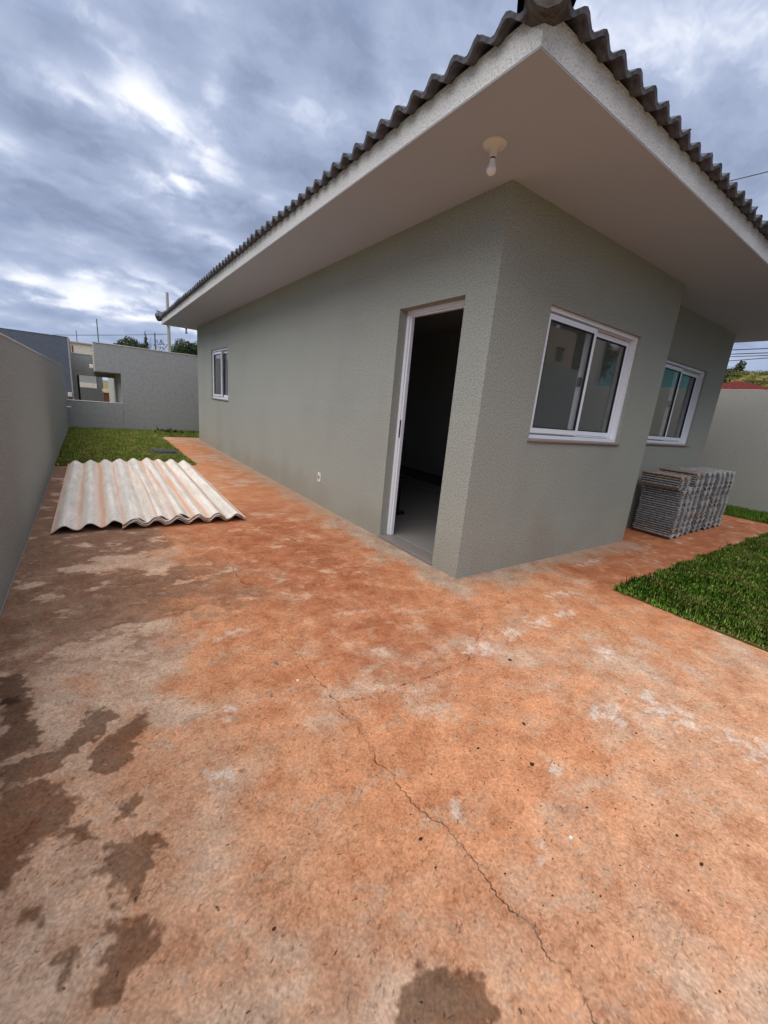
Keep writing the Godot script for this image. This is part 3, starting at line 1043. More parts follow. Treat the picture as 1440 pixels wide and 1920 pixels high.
	# mortar bedding under the corner caps
	for q in [corners[0], corners[2]]:
		s = begin()
		var inw: Vector3 = Vector3((ra.x - q[0].x), 0, (q[1].z - q[0].z)).normalized()
		tube(s, q[0] + inw * -0.012 + Vector3(0, 0.0, 0), q[0] + inw * 0.30 + Vector3(0, 0.05, 0), 0.085, 0.09, 12)
		put("bedding_mortar", s, M.mortar, roof)

# ------------------------------------------------------------------ loose things

func fibre_sheet_texture(sd: int) -> ImageTexture:
	var w := 768
	var hgt := 512
	var f := FastNoiseLite.new()
	f.seed = sd
	f.frequency = 0.012
	f.fractal_octaves = 5
	var blotch := f.get_image(w, hgt).get_data()
	f.seed = sd + 3
	f.frequency = 0.09
	var fine := f.get_image(w, hgt).get_data()
	var s := FastNoiseLite.new()
	s.seed = sd + 9
	s.frequency = 1.0
	s.fractal_octaves = 3
	var im := Image.create_empty(w, hgt, false, Image.FORMAT_RGB8)
	for x in w:
		# six and a quarter waves over the width; rust runs in the valleys
		var wave := 6.214 * (x + 0.5) / w
		var valley := 0.5 + 0.5 * cos(TAU * wave)
		var which := roundi(wave)
		var amount := 0.75 + 0.45 * s.get_noise_2d(which * 3.7, 0.5) * 1.6
		for y in hgt:
			var b := (blotch[y * w + x] - 128) / 128.0
			var g := (fine[y * w + x] - 128) / 128.0
			var v := y / float(hgt)
			var off := s.get_noise_2d(which * 5.1, v * 2.2) * 0.18
			var centre := wave - which - off * 0.5 - 0.05
			var rust := exp(-centre * centre * 75.0) * clampf(amount + 0.15 + 0.6 * s.get_noise_2d(which * 2.3 + 40.0, v * 3.0), 0.0, 1.0)
			var mould := clampf(s.get_noise_2d(wave * 2.0, v * 1.2 + 20.0) + 0.4 * b, 0.0, 1.0)
			var c := Color(0.86, 0.835, 0.805) * (1.0 + 0.10 * b + 0.07 * g)
			c = c.lerp(Color(0.60, 0.63, 0.60), mould * 0.35)
			c = c.lerp(Color(0.76, 0.54, 0.42), clampf(rust * (1.15 + 0.6 * b), 0.0, 1.0) * 0.62)
			c = c.lerp(Color(0.82, 0.66, 0.55), 0.34 * valley * clampf(amount, 0.0, 1.0))
			im.set_pixel(x, y, c.clamp())
	return ImageTexture.create_from_image(im)

func fibre_sheet(wide: float, length: float, sag: float, tex: Texture2D, label: String, pos: Vector3, turn: float, pitch_up: float, roll: float) -> void:
	var st := begin()
	var seg := 10
	var n := int(wide / 0.177 * seg)
	var rows := 10
	var th := 0.007
	rng.seed = int(length * 100 + wide * 1000)
	var P := func(i: int, j: int) -> Vector3:
		var x := wide * i / n
		var v := j / float(rows)
		var jag := 0.006 * sin(i * 1.7 + wide) if j == 0 else 0.0
		return Vector3(x, 0.0245 * (1.0 - cos(TAU * x / 0.177)) * (1.0 + 0.05 * sin(v * 5.0 + x * 3.0)) - sag * sin(PI * v), -length * v + jag)
	for j in rows:
		for i in n:
			var a: Vector3 = P.call(i, j)
			var b: Vector3 = P.call(i + 1, j)
			var c: Vector3 = P.call(i + 1, j + 1)
			var d: Vector3 = P.call(i, j + 1)
			var na := Vector3(-0.0245 * TAU / 0.177 * sin(TAU * a.x / 0.177), 1, 0).normalized()
			var nb := Vector3(-0.0245 * TAU / 0.177 * sin(TAU * b.x / 0.177), 1, 0).normalized()
			for up in [1.0, -1.0]:
				var dn := Vector3.ZERO if up > 0 else Vector3(0, -th, 0)
				var order := [[a, na, i, j], [c, nb, i + 1, j + 1], [b, nb, i + 1, j], [a, na, i, j], [d, na, i, j + 1], [c, nb, i + 1, j + 1]]
				if up < 0:
					order = [[a, na, i, j], [b, nb, i + 1, j], [c, nb, i + 1, j + 1], [a, na, i, j], [c, nb, i + 1, j + 1], [d, na, i, j + 1]]
				for v in order:
					st.set_normal(v[1] * up)
					st.set_uv(Vector2(v[2] / float(n), v[3] / float(rows)))
					st.add_vertex(v[0] + dn)
	var rim := func(p: Vector3, q: Vector3, uv: Vector2) -> void:
		st.set_uv(uv)
		quad(st, p + Vector3(0, -th, 0), q + Vector3(0, -th, 0), q, p)
	for i in n:
		rim.call(P.call(i, 0), P.call(i + 1, 0), Vector2(i / float(n), 0))
		rim.call(P.call(i + 1, rows), P.call(i, rows), Vector2(i / float(n), 1))
	for j in rows:
		rim.call(P.call(0, j + 1), P.call(0, j), Vector2(0, 0.5))
		rim.call(P.call(n, j), P.call(n, j + 1), Vector2(1, 0.5))
	var m := plain(Color.WHITE, 0.85)
	m.albedo_texture = tex
	m.metallic_specular = 0.3
	var o := put("corrugated_sheet", st, m)
	o.position = pos
	o.basis = Basis(Vector3.UP, turn) * Basis(Vector3.RIGHT, pitch_up) * Basis(Vector3.BACK, roll)
	tag(o, label, "roofing sheet", "corrugated fibre cement sheets lying on the paving")

func build_sheets() -> void:
	var turn := -0.012
	var across := Basis(Vector3.UP, turn) * Vector3.RIGHT
	var start := Vector3(-2.60, 0, -2.05)
	var ta := fibre_sheet_texture(3)
	var tb := fibre_sheet_texture(14)
	fibre_sheet(1.06, 3.16, 0.0, tb, "lowest corrugated fibre cement sheet of the flat pile, right on the ground", start + across * 0.497 + Vector3(0, 0.022, 0.02), turn, 0.012, 0.0)
	fibre_sheet(1.06, 3.18, 0.0, tb, "corrugated sheet second from the ground, reaching out on the house side", start + across * 0.504 + Vector3(0, 0.036, 0.030), turn, 0.012, 0.002)
	fibre_sheet(0.87, 3.16, -0.006, ta, "narrower broken corrugated sheet under the top one, its edge lifted along a crack", start + across * 0.500 + Vector3(0, 0.053, 0.02), turn, 0.013, 0.004)
	fibre_sheet(1.10, 3.12, 0.0, ta, "rust streaked corrugated sheet on top, on the boundary wall side", start + across * 0.002 + Vector3(0, 0.020, 0.0), turn + 0.004, 0.017, 0.046)

func build_tile_stack() -> void:
	var mesh := wave_tile(0.42, 2, 0.165, 0.021, 0.0125, 8, 0.0)
	rng.seed = 91
	var nth := ["", "second", "third", "fourth", "fifth", "sixth", "seventh", "eighth", "ninth", "tenth", "eleventh", "twelfth", "thirteenth", "fourteenth", "fifteenth", "sixteenth", "seventeenth", "eighteenth", "nineteenth", "twentieth", "twenty-first", "twenty-second", "twenty-third", "twenty-fourth", "twenty-fifth", "twenty-sixth", "twenty-seventh", "twenty-eighth"]
	var names := ["nearest", "second", "middle", "fourth", "farthest"]
	for col in 5:
		var x := 3.36 + col * 0.384
		var layers := 28 if col else 27
		for k in layers:
			var o := MeshInstance3D.new()
			o.mesh = mesh
			var worn := 0
			var pick := rng.randf()
			if pick < 0.3:
				worn = 1
			elif pick < 0.55:
				worn = 2
			if (col == 0 and k > 24) or (col == 1 and k > 26) or rng.randf() < 0.05:
				worn = 3
			o.material_override = M.stack_tile[worn]
			o.name = numbered("concrete_roof_tile")
			add_child(o, true)
			var dx := rng.randf_range(-0.006, 0.006)
			if col == 0 and k >= 22:
				dx -= 0.13
			o.position = Vector3(x + dx, 0.040 + k * 0.0278, 0.20 + rng.randf_range(-0.008, 0.008) + (0.02 if col == 0 else 0.0))
			o.rotation.y = rng.randf_range(-0.012, 0.012)
			var label := "%s grey concrete tile from the ground in the %s column of the tile pile" % [nth[mini(k, 27)], names[col]]
			if k == layers - 1:
				label = "topmost concrete roof tile on the %s column of the tile pile" % names[col]
			elif k == 0:
				label = "bottom concrete roof tile on the paving in the %s column of the tile pile" % names[col]
			elif col == 0 and k >= 22:
				label = "%s tile from the ground, in the shifted upper part of the nearest pile column" % nth[mini(k, 27)]
			o.set_meta("kind", "thing")
			tag(o, label, "roof tile", "spare roof tiles stacked by the recessed wall")

func chip(at: Vector3, size: Vector3, mat: Material, called: String, label: String, category: String, sd: int) -> void:
	rng.seed = sd
	var st := begin()
	var n := 7
	var lo := []
	var hi := []
	for k in n:
		var a := TAU * k / n
		var r := rng.randf_range(0.7, 1.0)
		lo.append(Vector3(cos(a) * size.x * r, 0, sin(a) * size.z * r))
		hi.append(Vector3(cos(a) * size.x * r * 0.85, size.y * rng.randf_range(0.7, 1.0), sin(a) * size.z * r * 0.85))
	for k in n:
		var j := (k + 1) % n
		quad(st, lo[j], lo[k], hi[k], hi[j])
	for k in range(1, n - 1):
		tri(st, hi[0], hi[k + 1], hi[k])
	var o := put(called, st, mat)
	o.position = at
	o.rotation.y = rng.randf() * TAU
	tag(o, label, category)

func build_small_things() -> void:
	lamp(Vector3(-0.347, 2.70, 0.153), "white bare bulb on a round plate under the near roof corner")
	lamp(Vector3(-0.176, 2.70, -9.80), "tiny bare bulb under the far end of the eaves")
	# socket on the side wall
	var o := thing("wall_socket", "small white electrical cover plate low on the side wall", "wall socket", Vector3(0, 0.345, -2.45), -PI / 2)
	var s := begin()
	bevel_box(s, Vector3(-0.038, -0.058, 0.0), Vector3(0.038, 0.058, 0.010), 0.004)
	put("cover_plate", s, M.plastic, o)
	s = begin()
	bevel_box(s, Vector3(-0.012, -0.020, 0.010), Vector3(0.012, 0.020, 0.014), 0.002)
	put("button", s, M.black, o)
	# black stand seen through the door
	o = thing("black_stand", "black stand with a flat top and foot just inside the open door", "stand", Vector3(0.62, 0.03, -1.66))
	s = begin()
	bevel_box(s, Vector3(-0.16, 0.40, -0.14), Vector3(0.10, 0.455, 0.13), 0.02)
	put("top", s, M.black, o)
	s = begin()
	bevel_box(s, Vector3(-0.035, 0.035, -0.03), Vector3(0.035, 0.405, 0.03), 0.006)
	put("post", s, M.black, o)
	s = begin()
	bevel_box(s, Vector3(-0.10, 0.0, -0.03), Vector3(0.12, 0.04, 0.03), 0.006)
	put("foot", s, M.black, o)
	# inspection lid in the side lawn
	o = thing("inspection_lid", "dark grey square concrete inspection lid in the side lawn", "drain cover", Vector3(-1.15, 0.0, -6.85))
	s = begin()
	bevel_box(s, Vector3(-0.24, -0.02, -0.24), Vector3(0.24, 0.045, 0.24), 0.01)
	put("rim", s, M.lid, o)
	s = begin()
	bevel_box(s, Vector3(-0.19, 0.044, -0.19), Vector3(0.19, 0.062, 0.19), 0.008)
	put("cover", s, M.lid, o)
	# chips on the paving
	chip(Vector3(-1.60, 0, 0.395), Vector3(0.020, 0.008, 0.009), M.chip, "stone_chip", "flat grey mortar chip left of the long crack", "stone chip", 1)
	chip(Vector3(-1.565, 0, 0.565), Vector3(0.009, 0.009, 0.008), M.white_chip, "stone_chip", "small bright white chip left of the long crack", "stone chip", 2)
	chip(Vector3(-1.70, 0, 0.600), Vector3(0.016, 0.006, 0.008), M.chip, "stone_chip", "grey chip farthest left of the three by the long crack", "stone chip", 3)
	chip(Vector3(-1.115, 0, 1.66), Vector3(0.008, 0.006, 0.006), M.white_chip, "stone_chip", "lone pale pebble right of the crack near the front", "stone chip", 4)
	chip(Vector3(-0.83, 0, 1.92), Vector3(0.009, 0.004, 0.005), M.dark_chip, "dry_leaf", "dark dry leaf at the front right of the paving", "leaf", 5)
	chip(Vector3(-0.83, 0, 1.27), Vector3(0.011, 0.004, 0.007), M.dark_chip, "dry_leaf", "dark red leaf scrap in the middle right of the paving", "leaf", 6)
	chip(Vector3(-0.98, 0, 1.42), Vector3(0.012, 0.003, 0.010), M.dark_chip, "dry_leaf", "dark crumpled leaf scrap nearer the crack", "leaf", 7)
	chip(Vector3(-0.50, 0, 0.93), Vector3(0.012, 0.005, 0.009), M.dark_chip, "dry_leaf", "brown leaf scrap below the white cement splashes", "leaf", 8)
	# crumbs of mortar and earth
	var crumb := begin()
	rng.seed = 33
	var ring := []
	for k in 6:
		ring.append(Vector3(cos(TAU * k / 6), 0, sin(TAU * k / 6)) * rng.randf_range(0.7, 1.0))
	for k in 6:
		tri(crumb, ring[(k + 1) % 6], ring[k], Vector3(0.1, 0.8, 0.1))
	var cm := crumb.commit()
	for kind in 2:
		var spots := []
		var tones := []
		for k in (420 if kind == 0 else 170):
			var x := rng.randf_range(-2.7, 1.2)
			var z := rng.randf_range(-2.0, 2.1)
			if kind == 1:
				x = rng.randfn(-0.75, 0.45)
				z = rng.randfn(1.45, 0.35)
			if z > 0.62 and x > 1.0 or x < -2.7 or (x > -0.05 and z < 0.05) or z > 2.4:
				continue
			var r := rng.randf_range(0.0012, 0.0034) * (1.7 if rng.randf() < 0.08 else 1.0)
			spots.append(Transform3D(Basis(Vector3.UP, rng.randf() * TAU).scaled(Vector3(r * rng.randf_range(0.8, 1.8), r, r)), Vector3(x, 0.001, z)))
			var t := Color(0.36, 0.25, 0.17) * rng.randf_range(0.5, 1.4) if kind == 0 else Color(0.06, 0.028, 0.022) * rng.randf_range(0.6, 1.5)
			if kind == 0 and rng.randf() < 0.2:
				t = Color(0.55, 0.52, 0.48)
			tones.append(t)
		scatter("mortar_crumbs" if kind == 0 else "earth_crumbs", "tiny crumbs scattered over the paving", cm, M.leaf, spots, tones)
	# white pipe stub at the far end of the boundary wall
	var pipe := begin()
	tube(pipe, Vector3(0, 0, 0), Vector3(0.09, 0, 0), 0.022, 0.022, 12)
	o = put("pipe_stub", pipe, M.plastic)
	o.position = Vector3(-2.745, 0.53, -11.2)
	tag(o, "short white pipe stub at the far end of the boundary wall", "pipe")

# ------------------------------------------------------------------ boundary walls and neighbours

func build_walls() -> void:
	var s := begin()
	box(s, Vector3(-2.89, -0.1, -11.5), Vector3(-2.74, 1.505, 3.75))
	var o: Node3D = put("boundary_wall", s, M.boundary)
	tag(o, "long low grey rendered boundary wall along the driveway side", "wall")
	s = begin()
	box(s, Vector3(-2.895, 1.505, -11.5), Vector3(-2.735, 1.518, 3.75))
	put("coping", s, M.fascia, o)
	s = begin()
	box(s, Vector3(-2.738, -0.02, -5.4), Vector3(-2.729, 0.006, 3.6))
	put("foot_joint", s, M.joint, o)
	s = begin()
	box(s, Vector3(7.3, -0.1, -11.5), Vector3(7.45, 2.115, 3.75))
	o = put("boundary_wall", s, M.boundary)
	tag(o, "tall grey rendered boundary wall beyond the tile pile", "wall")
	var cop := begin()
	rng.seed = 6
	for k in 38:
		var z := -11.5 + k * 0.4
		box(cop, Vector3(7.297, 2.115, z), Vector3(7.453, 2.122 + rng.randf_range(0.0, 0.012), z + 0.398))
	var cp := put("coping", cop, M.fascia, o)
	cp.set_meta("kind", "stuff")
	s = begin()
	box(s, Vector3(1.3, -0.1, 3.60), Vector3(7.3, 2.47, 3.75))
	o = put("front_wall", s, M.boundary)
	tag(o, "grey rendered wall opposite the house, mirrored in its windows", "wall")
	# low wall at the end of the side lawn
	s = begin()
	box(s, Vector3(-2.74, -0.1, -11.50), Vector3(-1.535, 0.692, -11.35))
	o = put("low_wall", s, M.neighbour)
	tag(o, "low grey wall closing the side lawn beside the neighbour's gable", "wall")
	s = begin()
	box(s, Vector3(-2.74, 0.692, -11.505), Vector3(-1.537, 0.703, -11.345))
	put("coping", s, M.fascia, o)
	# neighbour's house with its car port
	o = thing("neighbour_house", "flat topped grey neighbouring house with an open car port", "house", Vector3(-1.53, 0, -11.35))
	s = begin()
	box(s, Vector3(0, -0.1, -9.0), Vector3(9.0, 2.165, 0.0))
	box(s, Vector3(-0.555, 1.47, -3.648), Vector3(-0.002, 2.165, -0.0015))
	put("wall", s, M.neighbour, o)
	s = begin()
	for k in 24:
		box(s, Vector3(-0.565 + k * 0.4, 2.165, -0.20), Vector3(-0.567 + k * 0.4 + 0.4, 2.182 + 0.003 * (k % 2), 0.012))
	put("parapet_cap", s, M.pale, o)
	s = begin()
	box(s, Vector3(-0.585, 1.48, -0.22), Vector3(-0.557, 1.93, -0.02))
	put("lit_gable_strip", s, M.pale, o)  # pale strip painted for the lit side face of the overhang
	s = begin()
	bevel_box(s, Vector3(-0.67, 1.53, -0.22), Vector3(-0.59, 1.62, -0.05), 0.01)
	put("flood_light", s, M.plastic, o)
	s = begin()
	box(s, Vector3(-1.13, 1.35, -3.85), Vector3(-0.002, 2.0, -3.65))
	box(s, Vector3(-1.13, -0.1, -3.85), Vector3(-1.01, 1.35, -3.65))
	put("car_port_beam", s, M.neighbour, o)
	s = begin()
	box(s, Vector3(-1.13, 2.0, -3.86), Vector3(-0.002, 2.018, -3.64))
	put("beam_cap", s, M.pale, o)
	s = begin()
	box(s, Vector3(-1.008, -0.1, -3.80), Vector3(-0.955, 1.349, -3.70))
	put("gate_post", s, M.black, o)
	# blue grey house behind the boundary wall
	o = thing("blue_grey_house", "tall blue grey neighbouring wall behind the low boundary wall", "house", Vector3(-2.62, 0, -13.0))
	s = begin()
	box(s, Vector3(-7.0, -0.1, -1.8), Vector3(-0.03, 2.31, 0.0))
	put("wall", s, M.blue_wall, o)
	s = begin()
	box(s, Vector3(-0.03, -0.1, -1.8), Vector3(0.0, 2.33, 0.004))
	put("lit_corner_strip", s, M.neighbour, o)  # lighter colour stands in for the lit side of this wall
	s = begin()
	box(s, Vector3(-7.0, 2.31, -1.8), Vector3(-0.032, 2.325, 0.006))
	put("parapet_cap", s, M.dark_wall, o)
	s = begin()
	bevel_box(s, Vector3(-0.13, 0.72, 0.004), Vector3(-0.03, 0.84, 0.05), 0.01)
	put("meter_box", s, M.pale, o)
	# house across, seen through the car port and above it
	o = thing("pale_house", "pale far house above and through the car port", "house", Vector3(-2.2, 0, -26.0))
	s = begin()
	box(s, Vector3(-3.0, -0.1, -4.0), Vector3(0.32, 0.80, -0.02))
	box(s, Vector3(-3.0, 1.04, -4.0), Vector3(0.32, 1.8, -0.02))
	put("wall", s, M.neighbour, o)
	s = begin()
	box(s, Vector3(-3.0, 0.80, -4.0), Vector3(0.32, 1.04, 0.02))
	put("white_band", s, M.pale, o)
	s = begin()
	box(s, Vector3(-3.0, 1.8, -3.9), Vector3(0.5, 3.0, -0.03))
	put("upper_wall", s, M.pale, o)
	s = begin()
	box(s, Vector3(-3.0, 3.0, -4.0), Vector3(0.55, 3.05, 0.05))
	put("roof_edge", s, M.tan, o)
	s = begin()
	box(s, Vector3(-0.63, 2.45, -0.03), Vector3(-0.57, 2.87, -0.01))
	put("shutter", s, M.gate, o)
	s = begin()
	box(s, Vector3(0.325, -0.1, -3.5), Vector3(0.62, 1.45, -1.0))
	put("side_pillar", s, M.neighbour, o)
	s = begin()
	box(s, Vector3(-4.0, -0.1, 3.85), Vector3(0.46, 0.835, 4.0))
	o = put("street_wall", s, M.dark_wall)
	o.position = Vector3(-2.2, 0, -26.0)
	tag(o, "dark grey wall seen through the car port opening", "wall")
	o = thing("street_gate", "red brown gate under a white slab, seen through the car port", "gate", Vector3(-1.62, 0, -26.0))
	for k in 5:
		s = begin()
		box(s, Vector3(0.03 + k * 0.10, -0.1, 0.0), Vector3(0.125 + k * 0.10, 0.60, 0.03))
		put("board", s, M.gate, o)
	s = begin()
	box(s, Vector3(-0.05, 0.66, -0.3), Vector3(0.62, 0.77, 0.2))
	put("slab", s, M.pale, o)
	s = begin()
	box(s, Vector3(0.40, 0.18, 0.031), Vector3(0.49, 0.42, 0.06))
	put("letter_box", s, M.pale, o)
	# maroon roofed house beyond the right wall
	o = thing("maroon_roofed_house", "low house with a dark red roof just above the right wall", "house", Vector3(14.5, 0, -2.6))
	s = begin()
	box(s, Vector3(0.2, -0.1, -0.9), Vector3(5.0, 2.55, 0.9))
	put("wall", s, M.tan, o)
	s = begin()
	var c := [Vector3(0, 2.60, 1.5), Vector3(5.4, 2.60, 1.5), Vector3(5.4, 2.60, -2.4), Vector3(0, 2.60, -2.4)]
	var ra := Vector3(1.2, 3.16, -0.5)
	var rb := Vector3(4.2, 3.16, -0.5)
	quad(s, c[0], c[1], rb, ra)
	quad(s, c[2], c[3], ra, rb)
	tri(s, c[3], c[0], ra)
	tri(s, c[1], c[2], rb)
	quad(s, c[3], c[2], c[1], c[0])
	put("roof", s, M.maroon, o)
	s = begin()
	tube(s, Vector3(0.35, 2.65, 0.62), Vector3(0.38, 2.98, 0.60), 0.035, 0.035, 10)
	put("vent_pipe", s, M.plastic, o)
	# what the windows mirror
	o = thing("tan_house", "tan house behind the front wall, mirrored in the corner window", "house", Vector3(1.6, 0, 3.9))
	var tw := put("wall", wall_mesh(5.7, -0.1, 3.32, 0.15, [[0.36, 2.62, 0.72, 2.94]]), M.tan, o)
	tw.position = Vector3(5.7, 0, 0)
	tw.rotation.y = PI
	s = begin()
	box(s, Vector3(0.0, -0.1, 0.16), Vector3(5.7, 3.3, 3.0))
	put("wall", s, M.tan, o)
	for k in 4:
		s = begin()
		box(s, Vector3(4.98, 2.64 + k * 0.08, 0.05), Vector3(5.34, 2.66 + k * 0.08, 0.12))
		put("vent_slat", s, M.dark_wall, o)
	o = thing("teal_house", "teal fronted house across, mirrored in the recessed window", "house", Vector3(13.5, 0, 1.3))
	s = begin()
	box(s, Vector3(0, -0.1, 0), Vector3(9, 3.9, 6.7))
	put("wall", s, M.teal, o)
	s = begin()
	box(s, Vector3(-0.4, 3.9, -0.2), Vector3(9.4, 4.02, 7.1))
	put("roof", s, M.tan, o)
	s = begin()
	tube(s, Vector3(0, -0.2, 0), Vector3(0, 8.5, 0), 0.16, 0.10, 12)
	o = put("utility_pole", s, M.pole)
	o.position = Vector3(8.9, 0, 4.1)
	tag(o, "concrete pole behind the front wall, mirrored in the corner window", "pole")

# ------------------------------------------------------------------ far trees, hill, poles, cables

func crown_mesh(lobes: Array, count: int, leaf: float, sd: int, dark: Color, light: Color) -> ArrayMesh:
	rng.seed = sd
	var st := begin()
	var total := 0.0
	for l in lobes:
		total += l[1].x * l[1].y * l[1].z
	for l in lobes:
		var share: float = l[1].x * l[1].y * l[1].z / total
		for k in int(count * share):
			var d := Vector3(rng.randfn(), rng.randfn(), rng.randfn()).normalized()
			var r := pow(rng.randf(), 0.33) * rng.randf_range(0.8, 1.08)
			var at: Vector3 = l[0] + d * r * l[1]
			var n := (d + Vector3(rng.randfn(), rng.randfn(), rng.randfn()) * 0.6).normalized()
			var u := n.cross(Vector3(rng.randfn(), rng.randfn(), rng.randfn())).normalized()
			var w := n.cross(u)
			var s := leaf * rng.randf_range(0.6, 1.4)
			var c := dark.lerp(light, clampf(rng.randf_range(-0.2, 0.9) + 0.2 * d.y, 0.0, 1.0))
			for v in [at - u * s, at + w * s * 0.6, at + u * s, at - u * s, at + u * s, at - w * s * 0.6]:
				st.set_normal(n)
				st.set_color(c)
				st.add_vertex(v)
	return st.commit()

func tree(called: String, label: String, at: Vector3, trunk_top: float, r: float, lobes: Array, count: int, leaf: float, sd: int, dark := Color(0.030, 0.048, 0.026), light := Color(0.085, 0.115, 0.055)) -> void:
	var t := thing(called, label, "tree", at, 0.0, "far trees behind the houses")
	var s := begin()
	tube(s, Vector3(0, -0.5, 0), Vector3(0, trunk_top * 0.5, 0), r, r * 0.8, 9)
	for k in 5:
		var a := k * 1.3
		tube(s, Vector3(0, trunk_top * (0.35 + 0.04 * k), 0), Vector3(cos(a) * trunk_top * 0.25, trunk_top * (0.8 + 0.05 * k), sin(a) * trunk_top * 0.25), r * 0.5, r * 0.15, 7)
	put("trunk", s, M.bark, t)
	put("crown", crown_mesh(lobes, count, leaf, sd, dark, light), M.leaf, t)

func cable(label: String, a: Vector3, b: Vector3, sag: float, r: float) -> void:
	var s := begin()
	var p := a
	for k in 16:
		var t := (k + 1) / 16.0
		var q := a.lerp(b, t) - Vector3(0, sag * 4.0 * t * (1.0 - t), 0)
		tube(s, p, q, r, r, 5, false)
		p = q
	var o := put("power_cable", s, M.wire)
	tag(o, label, "cable", "overhead power cables")

func build_far() -> void:
	# broad crowns and a conifer above the neighbour's roof
	tree("spreading_tree", "broad dark umbrella shaped tree above the neighbour's roof", Vector3(6.8, 0, -123), 9.5, 0.4,
		[[Vector3(0, 9.8, 0), Vector3(2.6, 2.3, 2.2)], [Vector3(-2.2, 9.0, 0), Vector3(2.0, 1.4, 1.8)], [Vector3(2.2, 9.2, 0.4), Vector3(2.2, 1.8, 1.9)], [Vector3(0, 7.8, 0), Vector3(3.8, 1.8, 2.4)]], 6500, 0.22, 1)
	tree("conifer_tree", "narrow pointed conifer beside the broad dark tree", Vector3(10.2, 0, -122), 13.0, 0.2,
		[[Vector3(0, 13.0, 0), Vector3(0.22, 1.2, 0.22)], [Vector3(0, 11.8, 0), Vector3(0.42, 1.0, 0.4)], [Vector3(0, 10.6, 0), Vector3(0.65, 1.0, 0.6)], [Vector3(0, 9.2, 0), Vector3(0.95, 1.2, 0.9)], [Vector3(0.1, 7.6, 0), Vector3(1.1, 1.6, 1.1)]], 2600, 0.16, 2)
	tree("round_tree", "dense rounded tree between the pole and the house", Vector3(20.5, 0, -123), 10.5, 0.45,
		[[Vector3(-1.5, 11.0, 0), Vector3(2.8, 2.6, 2.4)], [Vector3(1.8, 11.2, 0), Vector3(2.6, 2.2, 2.4)], [Vector3(-3.4, 9.8, 0), Vector3(1.9, 1.9, 1.9)], [Vector3(0.5, 8.4, 0), Vector3(4.8, 2.2, 2.8)], [Vector3(4.0, 10.0, 0), Vector3(2.4, 2.2, 2.0)]], 8000, 0.24, 3)
	tree("mirrored_tree", "leafy tree behind the right wall, mirrored in the corner window", Vector3(10.0, 0, 5.4), 4.0, 0.15,
		[[Vector3(0, 4.2, 0), Vector3(1.1, 1.2, 1.1)], [Vector3(0.5, 3.2, 0.3), Vector3(1.2, 1.0, 1.1)], [Vector3(-0.6, 3.3, 0), Vector3(0.9, 0.9, 0.9)]], 3000, 0.10, 4)
	# small tree at the edge of the recessed wall and bushes on the hill
	tree("slim_tree", "thin leafed tree peeping out beside the recessed wall", Vector3(26.3, 0, -7.4), 4.6, 0.10,
		[[Vector3(0, 5.2, 0), Vector3(0.55, 0.9, 0.5)], [Vector3(0.2, 4.2, 0.3), Vector3(0.7, 0.8, 0.5)], [Vector3(0, 3.2, 0), Vector3(0.6, 0.9, 0.5)]], 900, 0.09, 5)
	# hillside on the right
	var st := begin()
	var hn := FastNoiseLite.new()
	hn.seed = 12
	hn.frequency = 0.05
	var H := func(i: int, j: int) -> Vector3:
		var x := 24.0 + i * 3.0
		var z := -70.0 + j * 3.0
		var rise := smoothstep(24.0, 58.0, x) * 7.9 + hn.get_noise_2d(x, z) * 0.7 * smoothstep(24.0, 40.0, x)
		return Vector3(x, rise - 0.1, z)
	for i in 24:
		for j in 40:
			quad(st, H.call(i, j + 1), H.call(i + 1, j + 1), H.call(i + 1, j), H.call(i, j))
	struct("hillside", st, M.hill)
	rng.seed = 50
	var spots := []
	var tones := []
	var bush := crown_mesh([[Vector3(0, 0.5, 0), Vector3(0.9, 0.6, 0.9)], [Vector3(0.5, 0.3, 0.2), Vector3(0.7, 0.5, 0.7)]], 220, 0.10, 7, Color(0.6, 0.7, 0.5), Color(1.2, 1.2, 0.9))
	for k in 1500:
		var x := rng.randf_range(30, 62)
		var z := rng.randf_range(-34, -2)
		if hn.get_noise_2d(x * 2.0, z * 2.0) < -0.12 and rng.randf() < 0.7:
			continue
		var y: float = smoothstep(24.0, 58.0, x) * 7.9 + hn.get_noise_2d(x, z) * 0.7 * smoothstep(24.0, 40.0, x) - 0.2
		var s := rng.randf_range(0.15, 0.5) * (1.3 if x > 55 else 1.0)
		spots.append(Transform3D(Basis(Vector3.UP, rng.randf() * TAU).scaled(Vector3(s * 1.5, s, s * 1.5)), Vector3(x, y, z)))
		tones.append(Color(0.10, 0.12, 0.04).lerp(Color(0.26, 0.22, 0.11), rng.randf()) * rng.randf_range(0.6, 1.3))
	scatter("hill_scrub", "dry scrub covering the hillside", bush, M.leaf, spots, tones)
	tree("hilltop_tree", "small dark bush like tree on the hill crest", Vector3(60, 7.6, -16.3), 1.6, 0.12,
		[[Vector3(0, 1.7, 0.2), Vector3(0.6, 0.9, 0.5)], [Vector3(0, 1.1, -0.6), Vector3(0.8, 0.7, 0.9)], [Vector3(0, 0.9, 0.6), Vector3(0.8, 0.5, 0.7)]], 900, 0.13, 8)
	# poles
	var pole := thing("utility_pole", "pale concrete utility pole rising above the neighbour's roof", "pole", Vector3(3.72, 0, -40))
	var s := begin()
	tube(s, Vector3(0.05, -0.2, 0), Vector3(0, 8.85, 0), 0.165, 0.11, 12)
	put("shaft", s, M.pole, pole)
	s = begin()
	tube(s, Vector3(-0.75, 7.2, 0.15), Vector3(0.0, 6.1, 0.15), 0.03, 0.03, 6)
	tube(s, Vector3(-0.9, 7.25, 0.15), Vector3(-0.1, 7.15, 0.15), 0.04, 0.04, 6)
	put("bracket", s, M.wire, pole)
